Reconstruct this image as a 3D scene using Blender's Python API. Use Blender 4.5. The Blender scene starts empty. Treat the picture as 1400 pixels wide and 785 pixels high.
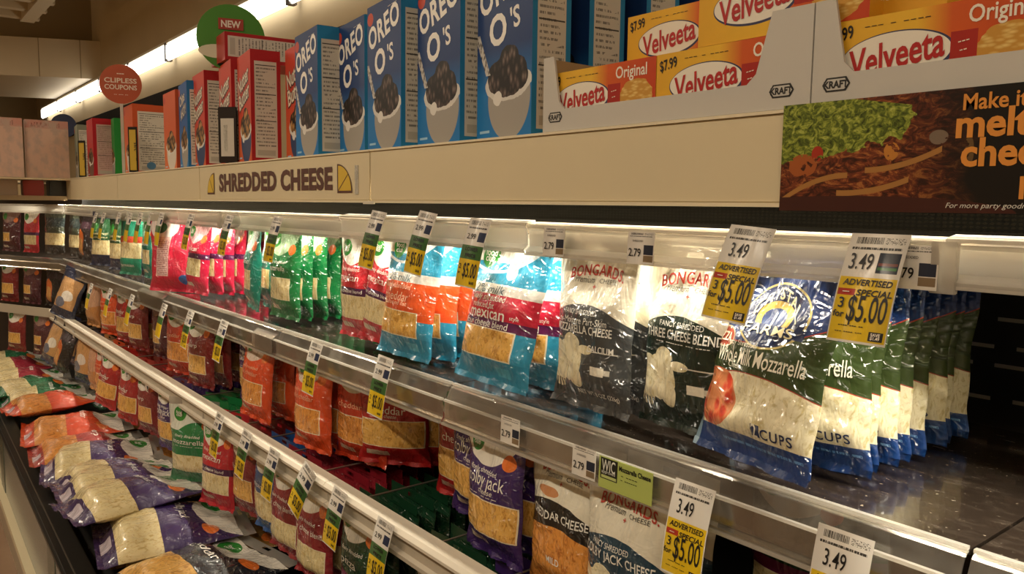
import bpy, bmesh, math, random
import numpy as np
from mathutils import Vector, Matrix, noise as mnoise
random.seed(7)
D2R = math.pi / 180
EYE = 1.62                       # camera height above the floor
sc = bpy.context.scene
COL = sc.collection

# ------------------------------------------------------------------ camera, world, large lights, exposure
F, CX, CY = 1085.0, 700.0, 392.5
def _n(v): return v / np.linalg.norm(v)
_a = _n(np.array([-175 - CX, -(270 - CY), -F]))            # aisle direction (-x)
_b = np.array([2058 - CX, -(300 - CY), -F]); _b = _n(_b - _a * (_a @ _b))   # into the case (+y)
RM = np.array([-_a, _b, np.cross(-_a, _b)])
cam_d = bpy.data.cameras.new('camera'); cam = bpy.data.objects.new('camera', cam_d); COL.objects.link(cam)
cam_d.sensor_width = 36; cam_d.lens = F / 1400 * 36; cam_d.clip_start = 0.02
m4 = Matrix([list(RM[i]) + [0] for i in range(3)] + [[0, 0, 0, 1]]); m4.translation = (0, 0, EYE)
cam.matrix_world = m4
sc.camera = cam
sc.view_settings.view_transform = 'Standard'; sc.view_settings.look = 'None'
sc.view_settings.gamma = 1; sc.view_settings.use_curve_mapping = False
sc.view_settings.exposure = -0.12
w = bpy.data.worlds.new('world'); sc.world = w; w.use_nodes = True
w.node_tree.nodes['Background'].inputs[0].default_value = (1, .8, .58, 1)
w.node_tree.nodes['Background'].inputs[1].default_value = 0.05
def area(name, loc, size, size_y, power, col, rot=(0, 0, 0), spread=180):
    l = bpy.data.lights.new(name, 'AREA'); l.shape = 'RECTANGLE'; l.size = size; l.size_y = size_y
    l.energy = power; l.color = col; l.spread = spread * D2R
    o = bpy.data.objects.new(name, l); COL.objects.link(o); o.location = loc; o.rotation_euler = rot
    return o
WARM = (1.0, .87, .68)
for k, x in enumerate((-9.0, -5.6, -2.2, 1.2)):              # ceiling fluorescents over the aisle, plus added upward fill
    area('aisle_light', (x, -1.1, EYE + 1.66), 2.4, .07, 44, WARM)
    area('aisle_bounce_fill', (x, -1.1, EYE + 1.70), 2.4, .12, 38, WARM, rot=(180 * D2R, 0, 0))  # added fill aimed upward, stands in for bounce on ceiling and walls
area('case_light', (-2.5, .894, EYE + .046), 6.4, .016, 64, (1, .90, .72))   # tube hidden behind the fascia
area('cove_light', (-6.6, 1.86, EYE + 1.22), 12.5, .14, 3.5, (1, .86, .66), rot=(-95 * D2R, 0, 0))

# ------------------------------------------------------------------ helpers
def aty(u, v, y):                # point of the view ray (u, v) at distance y in front of the case
    d = RM @ np.array([u - CX, -(v - CY), -F]); d = d * y / d[1]; return d
def xu(u, v, y): return float(aty(u, v, y)[0])
def hexc(h, a=1):
    c = [int(h[i:i + 2], 16) / 255 for i in (0, 2, 4)]
    return tuple((x / 12.92 if x <= .04045 else ((x + .055) / 1.055) ** 2.4) for x in c) + (a,)
def tag(o, label=None, cat=None, group=None, kind=None):
    if label: o['label'] = label
    if cat: o['category'] = cat
    if group: o['group'] = group
    if kind: o['kind'] = kind
    return o
def empty(name, loc=(0, 0, 0), rz=0):
    o = bpy.data.objects.new(name, None); COL.objects.link(o); o.location = loc; o.rotation_euler = (0, 0, rz)
    o.empty_display_size = .02
    return o
def link(name, me, parent=None, loc=(0, 0, 0), rot=(0, 0, 0)):
    o = bpy.data.objects.new(name, me); COL.objects.link(o); o.location = loc; o.rotation_euler = rot
    if parent: o.parent = parent
    return o
def mesh(name, verts, faces, mats=(), fm=None, uvs=None, smooth=False):
    me = bpy.data.meshes.new(name); me.from_pydata([tuple(v) for v in verts], [], faces)
    for m in (mats if isinstance(mats, (list, tuple)) else [mats]): me.materials.append(m)
    if fm is not None: me.polygons.foreach_set('material_index', fm)
    if uvs is not None:
        ul = me.uv_layers.new(name='UVMap'); ul.data.foreach_set('uv', [c for p in uvs for c in p])
    if smooth: me.polygons.foreach_set('use_smooth', [True] * len(me.polygons))
    me.update(); return me
BOXF = [(0, 1, 5, 4), (1, 2, 6, 5), (2, 3, 7, 6), (3, 0, 4, 7), (4, 5, 6, 7), (3, 2, 1, 0)]   # front(-y) right(+x) back left top bottom
def boxmesh(name, x0, x1, y0, y1, z0, z1, mats, fm=None, bevel=0):
    v = [(x0, y0, z0), (x1, y0, z0), (x1, y1, z0), (x0, y1, z0), (x0, y0, z1), (x1, y0, z1), (x1, y1, z1), (x0, y1, z1)]
    uv = [(0, 0), (1, 0), (1, 1), (0, 1)] * 6
    me = mesh(name, v, BOXF, mats, fm, uv)
    if bevel:
        bm = bmesh.new(); bm.from_mesh(me)
        bmesh.ops.bevel(bm, geom=bm.edges[:], offset=bevel, segments=2, affect='EDGES', clamp_overlap=True)
        bm.to_mesh(me); bm.free()
    return me
def boxes(name, lst, mat):       # several boxes that make up ONE part
    V, Fs = [], []
    for (x0, x1, y0, y1, z0, z1) in lst:
        b = len(V)
        V += [(x0, y0, z0), (x1, y0, z0), (x1, y1, z0), (x0, y1, z0), (x0, y0, z1), (x1, y0, z1), (x1, y1, z1), (x0, y1, z1)]
        Fs += [tuple(b + i for i in f) for f in BOXF]
    return mesh(name, V, Fs, mat)
def extrude_x(name, prof, x0, x1, mat, closed=True, smooth=False):    # profile of (y, z) swept along x
    n = len(prof); V = [(x0, y, z) for y, z in prof] + [(x1, y, z) for y, z in prof]
    Fs = [(i, (i + 1) % n, n + (i + 1) % n, n + i) for i in range(n if closed else n - 1)]
    if closed: Fs += [tuple(range(n))[::-1], tuple(range(n, 2 * n))]
    me = mesh(name, V, Fs, mat, smooth=smooth)
    bm = bmesh.new(); bm.from_mesh(me); bmesh.ops.recalc_face_normals(bm, faces=bm.faces[:]); bm.to_mesh(me); bm.free()
    return me
def ribbon(name, line, th, x0, x1, mat):      # a sheet of thickness th following an open (y, z) line
    L = [np.array(p, float) for p in line]; N = []
    for i, p in enumerate(L):
        t = _n(L[min(i + 1, len(L) - 1)] - L[max(i - 1, 0)]); N.append(np.array([-t[1], t[0]]))
    return extrude_x(name, [tuple(p) for p in L] + [tuple(p + n * th) for p, n in zip(L[::-1], N[::-1])], x0, x1, mat)
def tube(name, pts, r, mat, seg=6):
    V, Fs = [], []
    for i, p in enumerate(pts):
        p = Vector(p); t = (Vector(pts[min(i + 1, len(pts) - 1)]) - Vector(pts[max(i - 1, 0)])).normalized()
        a = t.orthogonal().normalized() if i == 0 else (a - t * a.dot(t)).normalized(); b = t.cross(a)
        for k in range(seg):
            an = 2 * math.pi * k / seg; V.append(p + a * (r * math.cos(an)) + b * (r * math.sin(an)))
        if i:
            for k in range(seg): Fs.append(((i - 1) * seg + k, (i - 1) * seg + (k + 1) % seg, i * seg + (k + 1) % seg, i * seg + k))
    Fs += [tuple(range(seg))[::-1], tuple(range(len(V) - seg, len(V)))]
    return mesh(name, V, Fs, mat, smooth=True)

# ------------------------------------------------------------------ materials
class NB:                         # tiny node builder
    def __init__(s, name):
        s.m = bpy.data.materials.new(name); s.m.use_nodes = True; s.t = s.m.node_tree; s.t.nodes.clear()
        s.out = s.t.nodes.new('ShaderNodeOutputMaterial'); s.uv = None
    def node(s, typ, **kw):
        n = s.t.nodes.new(typ)
        for k, v in kw.items(): setattr(n, k, v)
        return n
    def put(s, sock, v):
        if hasattr(v, 'is_output'): s.t.links.new(v, sock)
        elif v is not None:
            sock.default_value = v
    def math(s, op, a, b=None, c=None):
        n = s.node('ShaderNodeMath', operation=op); s.put(n.inputs[0], a)
        if b is not None: s.put(n.inputs[1], b)
        if c is not None: s.put(n.inputs[2], c)
        return n.outputs[0]
    def mul(s, *xs):
        r = xs[0]
        for x in xs[1:]: r = s.math('MULTIPLY', r, x)
        return r
    def mix(s, f, a, b):
        n = s.node('ShaderNodeMix', data_type='RGBA'); s.put(n.inputs['Factor'], f); s.put(n.inputs[6], a); s.put(n.inputs[7], b)
        return n.outputs[2]
    def st(s):
        if s.uv is None:
            c = s.node('ShaderNodeTexCoord'); x = s.node('ShaderNodeSeparateXYZ'); s.t.links.new(c.outputs['UV'], x.inputs[0])
            s.uv = (x.outputs[0], x.outputs[1], c.outputs['UV'], c.outputs['Object'])
        return s.uv
    def noise(s, scale, detail=3, rough=.5, vec=None, sx=1, sy=1, sz=1, dist=0):
        v = vec if vec is not None else s.st()[3]
        if (sx, sy, sz) != (1, 1, 1):
            mp = s.node('ShaderNodeMapping'); s.t.links.new(v, mp.inputs[0]); mp.inputs['Scale'].default_value = (sx, sy, sz); v = mp.outputs[0]
        n = s.node('ShaderNodeTexNoise'); s.t.links.new(v, n.inputs['Vector'])
        n.inputs['Scale'].default_value = scale; n.inputs['Detail'].default_value = detail; n.inputs['Roughness'].default_value = rough
        n.inputs['Distortion'].default_value = dist
        return n.outputs[0]
    def voro(s, scale, vec=None, feature='F1', out=0):
        n = s.node('ShaderNodeTexVoronoi', feature=feature); s.t.links.new(vec if vec is not None else s.st()[2], n.inputs['Vector'])
        n.inputs['Scale'].default_value = scale; return n.outputs[out]
    def ramp(s, f, stops, interp='LINEAR'):
        n = s.node('ShaderNodeValToRGB'); n.color_ramp.interpolation = interp; s.put(n.inputs[0], f); e = n.color_ramp.elements
        e[0].position, e[0].color = stops[0]; e[1].position, e[1].color = stops[-1]
        for p, c in stops[1:-1]:
            k = e.new(p); k.color = c
        return n.outputs[0]
    def rng(s, v, a, b): return s.mul(s.math('GREATER_THAN', v, a), s.math('LESS_THAN', v, b))
    def rect(s, s0, s1, t0, t1):
        S, T = s.st()[:2]; return s.mul(s.rng(S, s0, s1), s.rng(T, t0, t1))
    def ell(s, cs, ct, rs, rt, warp=0):
        S, T = s.st()[:2]
        d = s.math('ADD', s.math('POWER', s.math('DIVIDE', s.math('SUBTRACT', S, cs), rs), 2), s.math('POWER', s.math('DIVIDE', s.math('SUBTRACT', T, ct), rt), 2))
        if warp: d = s.math('ADD', d, s.mul(s.math('SUBTRACT', s.noise(9, 2, vec=s.st()[2]), .5), warp))
        return s.math('LESS_THAN', d, 1.0)
    def under(s, a, b, c=.5):       # below the curve t = a + b (s-c)^2
        S, T = s.st()[:2]; q = s.math('POWER', s.math('ABSOLUTE', s.math('SUBTRACT', S, c)), 2)
        return s.math('LESS_THAN', T, s.math('ADD', s.mul(q, b), a))
    def bsdf(s, col, rough=.5, spec=.5, metal=0, coat=0, coat_r=.1, bump=None, bstr=.3, bdist=.01, emis=None, estr=0, coatb=None):
        p = s.node('ShaderNodeBsdfPrincipled'); s.put(p.inputs['Base Color'], col); s.put(p.inputs['Roughness'], rough)
        p.inputs['Specular IOR Level'].default_value = spec; p.inputs['Metallic'].default_value = metal
        p.inputs['Coat Weight'].default_value = coat; p.inputs['Coat Roughness'].default_value = coat_r
        if emis: p.inputs['Emission Color'].default_value = emis; p.inputs['Emission Strength'].default_value = estr
        if bump is not None:
            b = s.node('ShaderNodeBump'); b.inputs['Strength'].default_value = bstr; b.inputs['Distance'].default_value = bdist
            s.t.links.new(bump, b.inputs['Height']); s.t.links.new(b.outputs[0], p.inputs['Normal'])
            if coatb is not None:
                b2 = s.node('ShaderNodeBump'); b2.inputs['Strength'].default_value = .75; b2.inputs['Distance'].default_value = .010
                s.t.links.new(coatb, b2.inputs['Height']); s.t.links.new(b.outputs[0], b2.inputs['Normal']); b = b2
            s.t.links.new(b.outputs[0], p.inputs['Coat Normal'])
        return p.outputs[0]
    def done(s, sh): s.t.links.new(sh, s.out.inputs[0]); return s.m
_pc = {}
def plain(h, rough=.5, spec=.4, metal=0, coat=0, var=0, bump=0, nscale=20):
    k = (h, rough, spec, metal, coat, var, bump, nscale)
    if k not in _pc:
        b = NB('mat_' + h); c = hexc(h)
        col = c
        if var:
            nz = b.noise(nscale, 4)
            col = b.mix(b.ramp(nz, [(.35, (0, 0, 0, 1)), (.65, (1, 1, 1, 1))]), tuple(x * (1 - var) for x in c[:3]) + (1,), c)
        _pc[k] = b.done(b.bsdf(col, rough, spec, metal, coat, bump=b.noise(nscale * 4, 3) if bump else None, bstr=bump, bdist=.002))
    return _pc[k]
def clear(name, milk, tint, gloss_r=.08, milkc=(1, .97, .9, 1), gl=.25, scratch=0):
    b = NB(name)
    tr = b.node('ShaderNodeBsdfTransparent'); tr.inputs[0].default_value = tint
    df = b.node('ShaderNodeBsdfDiffuse'); df.inputs[0].default_value = milkc
    tl = b.node('ShaderNodeBsdfTranslucent'); tl.inputs[0].default_value = milkc
    m0 = b.node('ShaderNodeMixShader'); m0.inputs[0].default_value = .68; b.t.links.new(df.outputs[0], m0.inputs[1]); b.t.links.new(tl.outputs[0], m0.inputs[2])
    m1 = b.node('ShaderNodeMixShader'); b.t.links.new(tr.outputs[0], m1.inputs[1]); b.t.links.new(m0.outputs[0], m1.inputs[2])
    if scratch:
        nz = b.ramp(b.noise(6, 6, .7, sx=1, sy=3), [(.40, (milk * .4,) * 3 + (1,)), (.75, (milk * 1.8,) * 3 + (1,))]); b.put(m1.inputs[0], nz)
    else: m1.inputs[0].default_value = milk
    gs = b.node('ShaderNodeBsdfGlossy'); gs.inputs['Roughness'].default_value = gloss_r; gs.inputs[0].default_value = (1, .97, .93, 1)
    lw = b.node('ShaderNodeLayerWeight'); lw.inputs[0].default_value = .35
    f = b.math('MULTIPLY_ADD', lw.outputs['Fresnel'], .75, gl * .3)
    m2 = b.node('ShaderNodeMixShader'); b.put(m2.inputs[0], f); b.t.links.new(m1.outputs[0], m2.inputs[1]); b.t.links.new(gs.outputs[0], m2.inputs[2])
    return b.done(m2.outputs[0])
def emit(name, col, s):
    b = NB(name); e = b.node('ShaderNodeEmission'); e.inputs[0].default_value = col; e.inputs[1].default_value = s
    return b.done(e.outputs[0])

# ------------------------------------------------------------------ lettering
_tc = {}
def text2d(s, size, bold=0., shear=0., space=1., cond=1.):
    k = (s, bold, shear, space)
    if k not in _tc:
        c = bpy.data.curves.new('t', 'FONT'); c.body = s; c.size = 1; c.offset = bold; c.shear = shear; c.space_character = space
        c.align_x = 'CENTER'; c.align_y = 'CENTER'; c.resolution_u = 3; c.fill_mode = 'BOTH'; c.extrude = 0
        o = bpy.data.objects.new('t', c); COL.objects.link(o)
        dg = bpy.context.evaluated_depsgraph_get(); me = bpy.data.meshes.new_from_object(o.evaluated_get(dg))
        v = np.zeros(len(me.vertices) * 3); me.vertices.foreach_get('co', v); v = v.reshape(-1, 3)[:, :2]
        fs = [tuple(p.vertices) for p in me.polygons]
        bpy.data.objects.remove(o); bpy.data.curves.remove(c); bpy.data.meshes.remove(me)
        if len(v): v = v - (v.min(0) + v.max(0)) / 2
        _tc[k] = (v, fs)
    v, fs = _tc[k]
    return v * size * np.array([cond, 1]), fs
def layout(items, W, H):
    """items: (string, s, t, size_m, opts) in panel fractions -> 2D verts (metres from panel centre-left-bottom), faces"""
    V, Fs = [], []
    for it in items:
        s, cs, ct, size = it[:4]; o = it[4] if len(it) > 4 else {}
        v, fs = text2d(s, size, o.get('bold', 0), o.get('shear', 0), o.get('space', 1), o.get('cond', 1))
        v = v.copy()
        if not len(v): continue
        if 'fit' in o:
            wd = v[:, 0].max() - v[:, 0].min(); v[:, 0] *= o['fit'] * W / wd
        if 'arc' in o:                # bend upward in the middle
            hw = abs(v[:, 0]).max(); v[:, 1] -= o['arc'] * size * (v[:, 0] / hw) ** 2
        if 'rot' in o:
            a = o['rot'] * D2R; v = v @ np.array([[math.cos(a), math.sin(a)], [-math.sin(a), math.cos(a)]])
        b = sum(len(q) for q in V)
        V.append(v + np.array([cs * W, ct * H])); Fs += [tuple(b + i for i in f) for f in fs]
    return (np.vstack(V) if V else np.zeros((0, 2))), Fs
def flat_text(name, items, W, H, mat, y=-.0006):      # on a flat panel, lower left at the origin, facing -y
    v, fs = layout(items, W, H)
    return mesh(name, [(a[0], y, a[1]) for a in v], fs, mat)

# ------------------------------------------------------------------ cheese bags
CHEESE = {'cream': ('e9d9a6', 'c9ad6a'), 'gold': ('e8b45c', 'b97f2c'), 'orange': ('e59a45', 'b3661f'), 'white': ('efe6c4', 'cfc08c')}
def cheese_col(b, kind):
    a, c = CHEESE[kind]; S, T, UV, OB = b.st()
    n = b.noise(95, 4, .65, vec=OB, sx=1, sy=1, sz=.55, dist=1.5)
    return b.ramp(n, [(.36, hexc(c)), (.5, hexc(a)), (.62, hexc(a)), (.75, hexc('f7ecc9'))])
def bag_material(name, layers, gloss=.22):
    b = NB('bag_film_' + name); col = hexc('dcd6c6')
    def C(c): return cheese_col(b, c[1:]) if c.startswith('@') else hexc(c)
    for L in layers:
        k = L[0]
        if k == 'base': col = C(L[1])
        elif k == 'band': col = b.mix(b.rng(b.st()[1], L[1], L[2]), col, C(L[3]))
        elif k == 'rect': col = b.mix(b.rect(*L[1:5]), col, C(L[5]))
        elif k == 'ell': col = b.mix(b.ell(*L[1:5], warp=L[6] if len(L) > 6 else 0), col, C(L[5]))
        elif k == 'under': col = b.mix(b.under(L[1], L[2], L[4] if len(L) > 4 else .5), col, C(L[3]))
        elif k == 'lines':   # fine print: rows of short dark strokes inside a rectangle
            S, T, UV, OB = b.st()
            row = b.math('GREATER_THAN', b.math('SINE', b.mul(T, L[6])), .2)
            brk = b.math('GREATER_THAN', b.noise(60, 2, vec=UV, sx=1.2, sy=.6), .45)
            col = b.mix(b.mul(b.rect(*L[1:5]), row, brk), col, C(L[5]))
        elif k == 'stripes':
            S = b.st()[0]
            col = b.mix(b.mul(b.rect(*L[1:5]), b.math('GREATER_THAN', b.math('SINE', b.mul(S, L[6])), 0)), col, C(L[5]))
        elif k == 'tomato':
            e = b.ell(*L[1:5], warp=.15); v = b.voro(14)
            col = b.mix(e, col, b.ramp(v, [(.05, hexc('b82a14')), (.35, hexc('cc3f20')), (.6, hexc('dd8a58'))]))
    OB = b.st()[3]
    n1 = b.noise(15, 3, .5, vec=OB, sx=1.6, sy=1, sz=.7, dist=1.6); n2 = b.noise(60, 2, .5, vec=OB)
    ht = b.math('ADD', n1, b.mul(n2, .10))
    cr = None                       # sharp creases of the clear outer film
    for sc_, sx, sz, amp in ((9, 2.2, .8, 1.0), (17, 1.0, 1.6, .6)):
        q = b.math('ABSOLUTE', b.math('SUBTRACT', b.noise(sc_, 2, .5, vec=OB, sx=sx, sy=1, sz=sz, dist=.8), .5))
        q = b.mul(b.math('SUBTRACT', 1.0, b.math('SMOOTH_MIN', b.mul(q, 14), 1.0, .3)), amp)
        cr = q if cr is None else b.math('ADD', cr, q)
    return b.done(b.bsdf(col, .42, .4, coat=1.0, coat_r=gloss * .5, bump=ht, bstr=.32, bdist=.012, coatb=cr))
HEADER = clear('clear_header_film', .42, (.96, .95, .92, 1), .12)
def sstep(a, b, x):
    x = np.clip((x - a) / (b - a), 0, 1); return x * x * (3 - 2 * x)
class Bag:
    """A filled plastic bag hanging from a punched header: origin at the top centre, front towards -y."""
    def __init__(s, name, w, h, T, layers, texts=(), nx=14, nz=20, seed=1, full=.62, gloss=.22, clear_head=True, wr=1.0):
        s.name, s.w, s.h = name, w, h
        mat = bag_material(name, layers, gloss)
        ss = np.linspace(0, 1, nx + 1); tt = np.linspace(0.035, .90, nz + 1)
        S, Tm = np.meshgrid(ss, tt)
        prof = sstep(.03, .2, Tm) * (1 - .93 * sstep(full - .12, .88, Tm))
        edge = np.clip(1 - np.abs(2 * S - 1) ** 2.4, 0, 1) ** .75
        wrk = np.zeros_like(S)
        for j in range(nz + 1):
            for i in range(nx + 1):
                p = Vector((ss[i] * 3.2 + seed * 7.3, tt[j] * 4.2, seed * 3.1))
                wrk[j, i] = mnoise.noise(p) * .0065 + mnoise.noise(p * 2.6) * .0035
        bowx = .004 * math.sin(seed * 2.1) * (S - .5) * 2
        X = (S - .5) * w * (1 - .07 * prof + .012 * np.sin(Tm * 17 + seed))
        Yf = -T * .62 * prof * edge + wr * wrk * (.35 + .65 * edge) * sstep(.0, .1, Tm) + bowx
        Yb = T * .38 * prof * edge + wr * wrk * .35 + bowx + .0008
        Zc = (Tm - 1) * h
        s.grid = (ss, tt, X, Yf)
        n = (nx + 1) * (nz + 1); V = [(X[j, i], Yf[j, i], Zc[j, i]) for j in range(nz + 1) for i in range(nx + 1)]
        V += [(X[j, i], Yb[j, i], Zc[j, i]) for j in range(nz + 1) for i in range(nx + 1)]
        Fs, uv = [], []
        def q(a, flip, ids):
            Fs.append(ids[::-1] if flip else ids)
            for k in (ids[::-1] if flip else ids):
                kk = k % n; uv.append((ss[kk % (nx + 1)], tt[kk // (nx + 1)]))
        for j in range(nz):
            for i in range(nx):
                a = j * (nx + 1) + i; ids = (a, a + 1, a + nx + 2, a + nx + 1)
                q(a, False, ids); q(a, True, tuple(k + n for k in ids))
        for j in range(nz):
            a = j * (nx + 1); q(0, False, (a + n, a, a + nx + 1, a + nx + 1 + n)); a += nx; q(0, False, (a, a + n, a + n + nx + 1, a + nx + 1))
        s.body = mesh('bag_film', V, Fs, mat, None, uv, True)
        # header strip with a slotted hang hole
        z0, z1 = -.10 * h, -.004; hw = w * .5; hy = float(Yf[-1].mean())
        P = [(-hw, z0), (hw, z0), (hw, z1), (-hw, z1)]; Hh = [(-.016, -.020), (.016, -.020), (.016, -.011), (-.016, -.011)]
        V = [(x, hy, z) for x, z in P + Hh] + [(x, hy + .0006, z) for x, z in P + Hh]
        Fs = [(i, (i + 1) % 4, 4 + (i + 1) % 4, 4 + i) for i in range(4)]; Fs += [tuple(k + 8 for k in f[::-1]) for f in Fs]
        Fs += [(i, i + 8, (i + 1) % 4 + 8, (i + 1) % 4) for i in range(4)]
        uvx = [(V[k][0] / w + .5, 1 + V[k][2] / h) for f in Fs for k in f]
        s.head = mesh('header', V, Fs, HEADER if clear_head else mat, None, uvx)
        s.body2 = s.body
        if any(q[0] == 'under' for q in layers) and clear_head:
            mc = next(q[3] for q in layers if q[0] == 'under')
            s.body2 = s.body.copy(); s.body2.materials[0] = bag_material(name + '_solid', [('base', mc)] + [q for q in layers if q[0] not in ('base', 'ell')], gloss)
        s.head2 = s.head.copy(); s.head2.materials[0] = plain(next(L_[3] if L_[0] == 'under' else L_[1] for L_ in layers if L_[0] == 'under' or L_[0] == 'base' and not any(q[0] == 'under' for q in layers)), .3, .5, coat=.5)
        # crimped bottom seal
        V, Fs, uvx = [], [], []; m = 24
        for i in range(m + 1):
            x = (i / m - .5) * w * 1.0; yy = float(np.interp(i / m, ss, Yf[0])) + .0012 * (1 if i % 2 else -1)
            V += [(x, yy, -.962 * h), (x, yy - .002 + .004 * math.sin(i * .8 + seed), -h)]
        for i in range(m):
            f = (2 * i + 1, 2 * i + 3, 2 * i + 2, 2 * i); Fs.append(f); uvx += [(.5 + V[k][0] / w, 1 + V[k][2] / h) for k in f]
        s.seal = mesh('bottom_seal', V, Fs, mat, None, uvx, True)
        s.letters = []
        for (nm, colr, items) in [(a_, c_, [i_]) for a_, c_, l_ in texts for i_ in l_]:
            v, fs = layout(items, w, h)
            if not len(v): continue
            out = []
            for (a, c) in v:
                u = min(max(a / w, 0.01), .99); t = c / h
                fi = u * nx; fj = (min(max(t, .035), .9) - .035) / (.865) * nz
                i = min(int(fi), nx - 1); j = min(int(fj), nz - 1); di, dj = fi - i, fj - j
                g = lambda M: (M[j, i] * (1 - di) + M[j, i + 1] * di) * (1 - dj) + (M[j + 1, i] * (1 - di) + M[j + 1, i + 1] * di) * dj
                out.append((g(X), g(Yf) - .0011, (t - 1) * h))
            s.letters.append((nm, mesh(nm, out, fs, plain(colr, .45, .4, coat=.5))))
    def put(s, name, loc, rot, label, group=None, cat='cheese bag', letters=True, scale=1, dark=False):
        o = link(name, s.body2 if dark else s.body, None, loc, rot); tag(o, label, cat, group)
        o.scale = (scale,) * 3
        link('header', s.head2 if dark else s.head, o); link('bottom_seal', s.seal, o)
        if letters:
            for nm, me in s.letters: link(nm, me, o)
        return o
GRN, ORG = '2f8a34', 'e8772e'
WT = 'f4efe6'
def fc(main, win='gold', w0=.10, w1=.86, t0=.20, t1=.42, stripe=None, top='e8e2d6'):
    L = [('base', top), ('under', .645, .75, main, .42), ('rect', w0 - .015, w1 + .015, t0 - .008, t1 + .008, 'efe2c0'), ('rect', w0, w1, t0, t1, '@' + win)]
    if stripe: L += [('band', t1 + .008, t1 + .075, stripe)]
    L += [('rect', .12, .46, .09, .14, 'd8c9b0'), ('ell', .22, .80, .13, .075, GRN), ('ell', .80, .715, .10, .055, ORG)]
    return L
def fct(*lines, col=WT):
    return [('lettering', col, list(lines) + [('food', .22, .815, .014, dict(bold=.01)), ('club', .22, .785, .014, dict(bold=.01))])]
B = {}
B['crystal'] = Bag('crystal', .20, .265, .045,
    [('base', '102f66'), ('rect', 0, .10, .55, .8, '2a78b4'), ('under', .565, .35, 'a03426', .35), ('under', .558, .35, '2f3f1a', .35), ('under', .425, -.25, 'a03426', .5), ('under', .42, -.25, '@white', .5),
     ('ell', .55, .71, .27, .165, 'c8b678'), ('ell', .55, .71, .255, .155, '0d2450'), ('ell', .55, .70, .15, .085, 'c9a848'), ('ell', .55, .695, .10, .055, '14366c'), ('rect', .28, .82, .615, .665, '0d2450'),
     ('ell', .15, .575, .14, .055, 'e0cdb0'), ('ell', .15, .575, .125, .048, 'a8432a'),
     ('tomato', .18, .275, .23, .145, 0), ('under', .135, -.02, '123a78', .5), ('rect', .60, .68, .15, .205, '122a5a'), ('lines', .3, .95, .075, .10, '5f93cc', 220), ('rect', 0, .035, .0, .95, '8fb0c8')],
    [('brand_lettering', 'f2e6b8', [('CRYSTAL', .55, .822, .022, dict(bold=.012, fit=.38, arc=1.3)), ('FARMS', .55, .640, .018, dict(bold=.006, fit=.40))]),
     ('badge_lettering', 'f4e3c8', [('PIZZA', .15, .575, .017, dict(bold=.015, fit=.2)), ('1', .55, .695, .024, dict(bold=.02))]),
     ('product_lettering', 'f1ebd8', [('Whole Milk Mozzarella', .52, .495, .030, dict(bold=0.004, fit=.78)), ('Fancy Shredded', .38, .552, .010, {}), ('Cheese', .36, .448, .011, {}), ('2', .64, .178, .022, dict(bold=.01))]),
     ('cups_lettering', '15264f', [('CUPS', .80, .172, .017, dict(bold=.015, space=1.15))])], 26, 36, 3, gloss=.10, clear_head=False, wr=1.2)
def bong(main, extra=(), win='white', blob=True):
    L = [('base', 'e6e0cc'), ('under', .62, -.35, main, .45)]
    if blob:
        L += [('ell', .26, .28, .24, .12, '@' + win, .5), ('ell', .32, .39, .12, .055, '@' + win, .4), ('ell', .52, .36, .11, .026, '@' + win, .4), ('ell', .10, .36, .10, .03, '@' + win, .4), ('ell', .12, .20, .13, .10, '@' + win, .4), ('ell', .42, .20, .09, .07, '@' + win, .4), ('stripes', 0, .30, .07, .155, '1d2420', 130),
              ('rect', .62, .78, .225, .275, 'e8e2d0'), ('rect', .78, .84, .235, .265, 'c8c2b2'), ('rect', .55, .90, .355, .362, 'd5d0c4')]
    return L + list(extra)
BT = lambda *l: [('brand_lettering', 'b3392b', [('BONGARDS.', .52, .825, .024, dict(bold=.018, fit=.66, arc=.35, space=1.1)), ('+', .5, .725, .012, dict(bold=.03))]),
                 ('tagline_lettering', '3a3530', [('Premium', .37, .765, .015, dict(shear=.4, fit=.24)), ('CHEESE', .66, .763, .010, dict(fit=.22))]),
                 ('product_lettering', 'f0eee6', list(l))]
B['bong_mozz'] = Bag('bong_mozz', .178, .265, .040, bong('3f4345'),
    BT(('FANCY SHREDDED', .42, .575, .011, dict(fit=.42)), ('Low-Moisture Part-Skim', .42, .525, .015, dict(fit=.70)), ('MOZZARELLA CHEESE', .44, .475, .018, dict(bold=.012, fit=.80)), ('CALCIUM', .72, .375, .014, dict(bold=.01, fit=.30)), ('NET WT 8 OZ (226g)', .66, .105, .010, dict(fit=.5))), 22, 30, 5, gloss=.13, clear_head=False)
B['bong_three'] = Bag('bong_three', .178, .265, .040, bong('16291f'),
    BT(('FANCY SHREDDED', .50, .575, .011, dict(fit=.5)), ('THREE CHEESE BLEND', .50, .52, .019, dict(bold=.012, fit=.84)), ('--- ------- --- ----', .52, .475, .012, dict(fit=.6))), 22, 30, 6, gloss=.13, clear_head=False)
B['bong_colby'] = Bag('bong_colby', .178, .265, .040, bong('123a4e'),
    BT(('FANCY SHREDDED', .40, .565, .012, dict(fit=.45)), ('COLBY JACK CHEESE', .47, .50, .020, dict(bold=.012, fit=.85))), 22, 30, 7, gloss=.13, clear_head=False)
B['bong_ched'] = Bag('bong_ched', .178, .265, .040, bong('17130f', [('under', .46, -.25, '@orange', .5), ('ell', .35, .66, .16, .03, 'c98a5a', .5)], blob=False),
    BT(('CHEDDAR CHEESE', .52, .53, .020, dict(bold=.012, fit=.80)), ('MILD', .5, .25, .016, dict(bold=.01))), 22, 30, 8, gloss=.13, clear_head=False)
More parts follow.
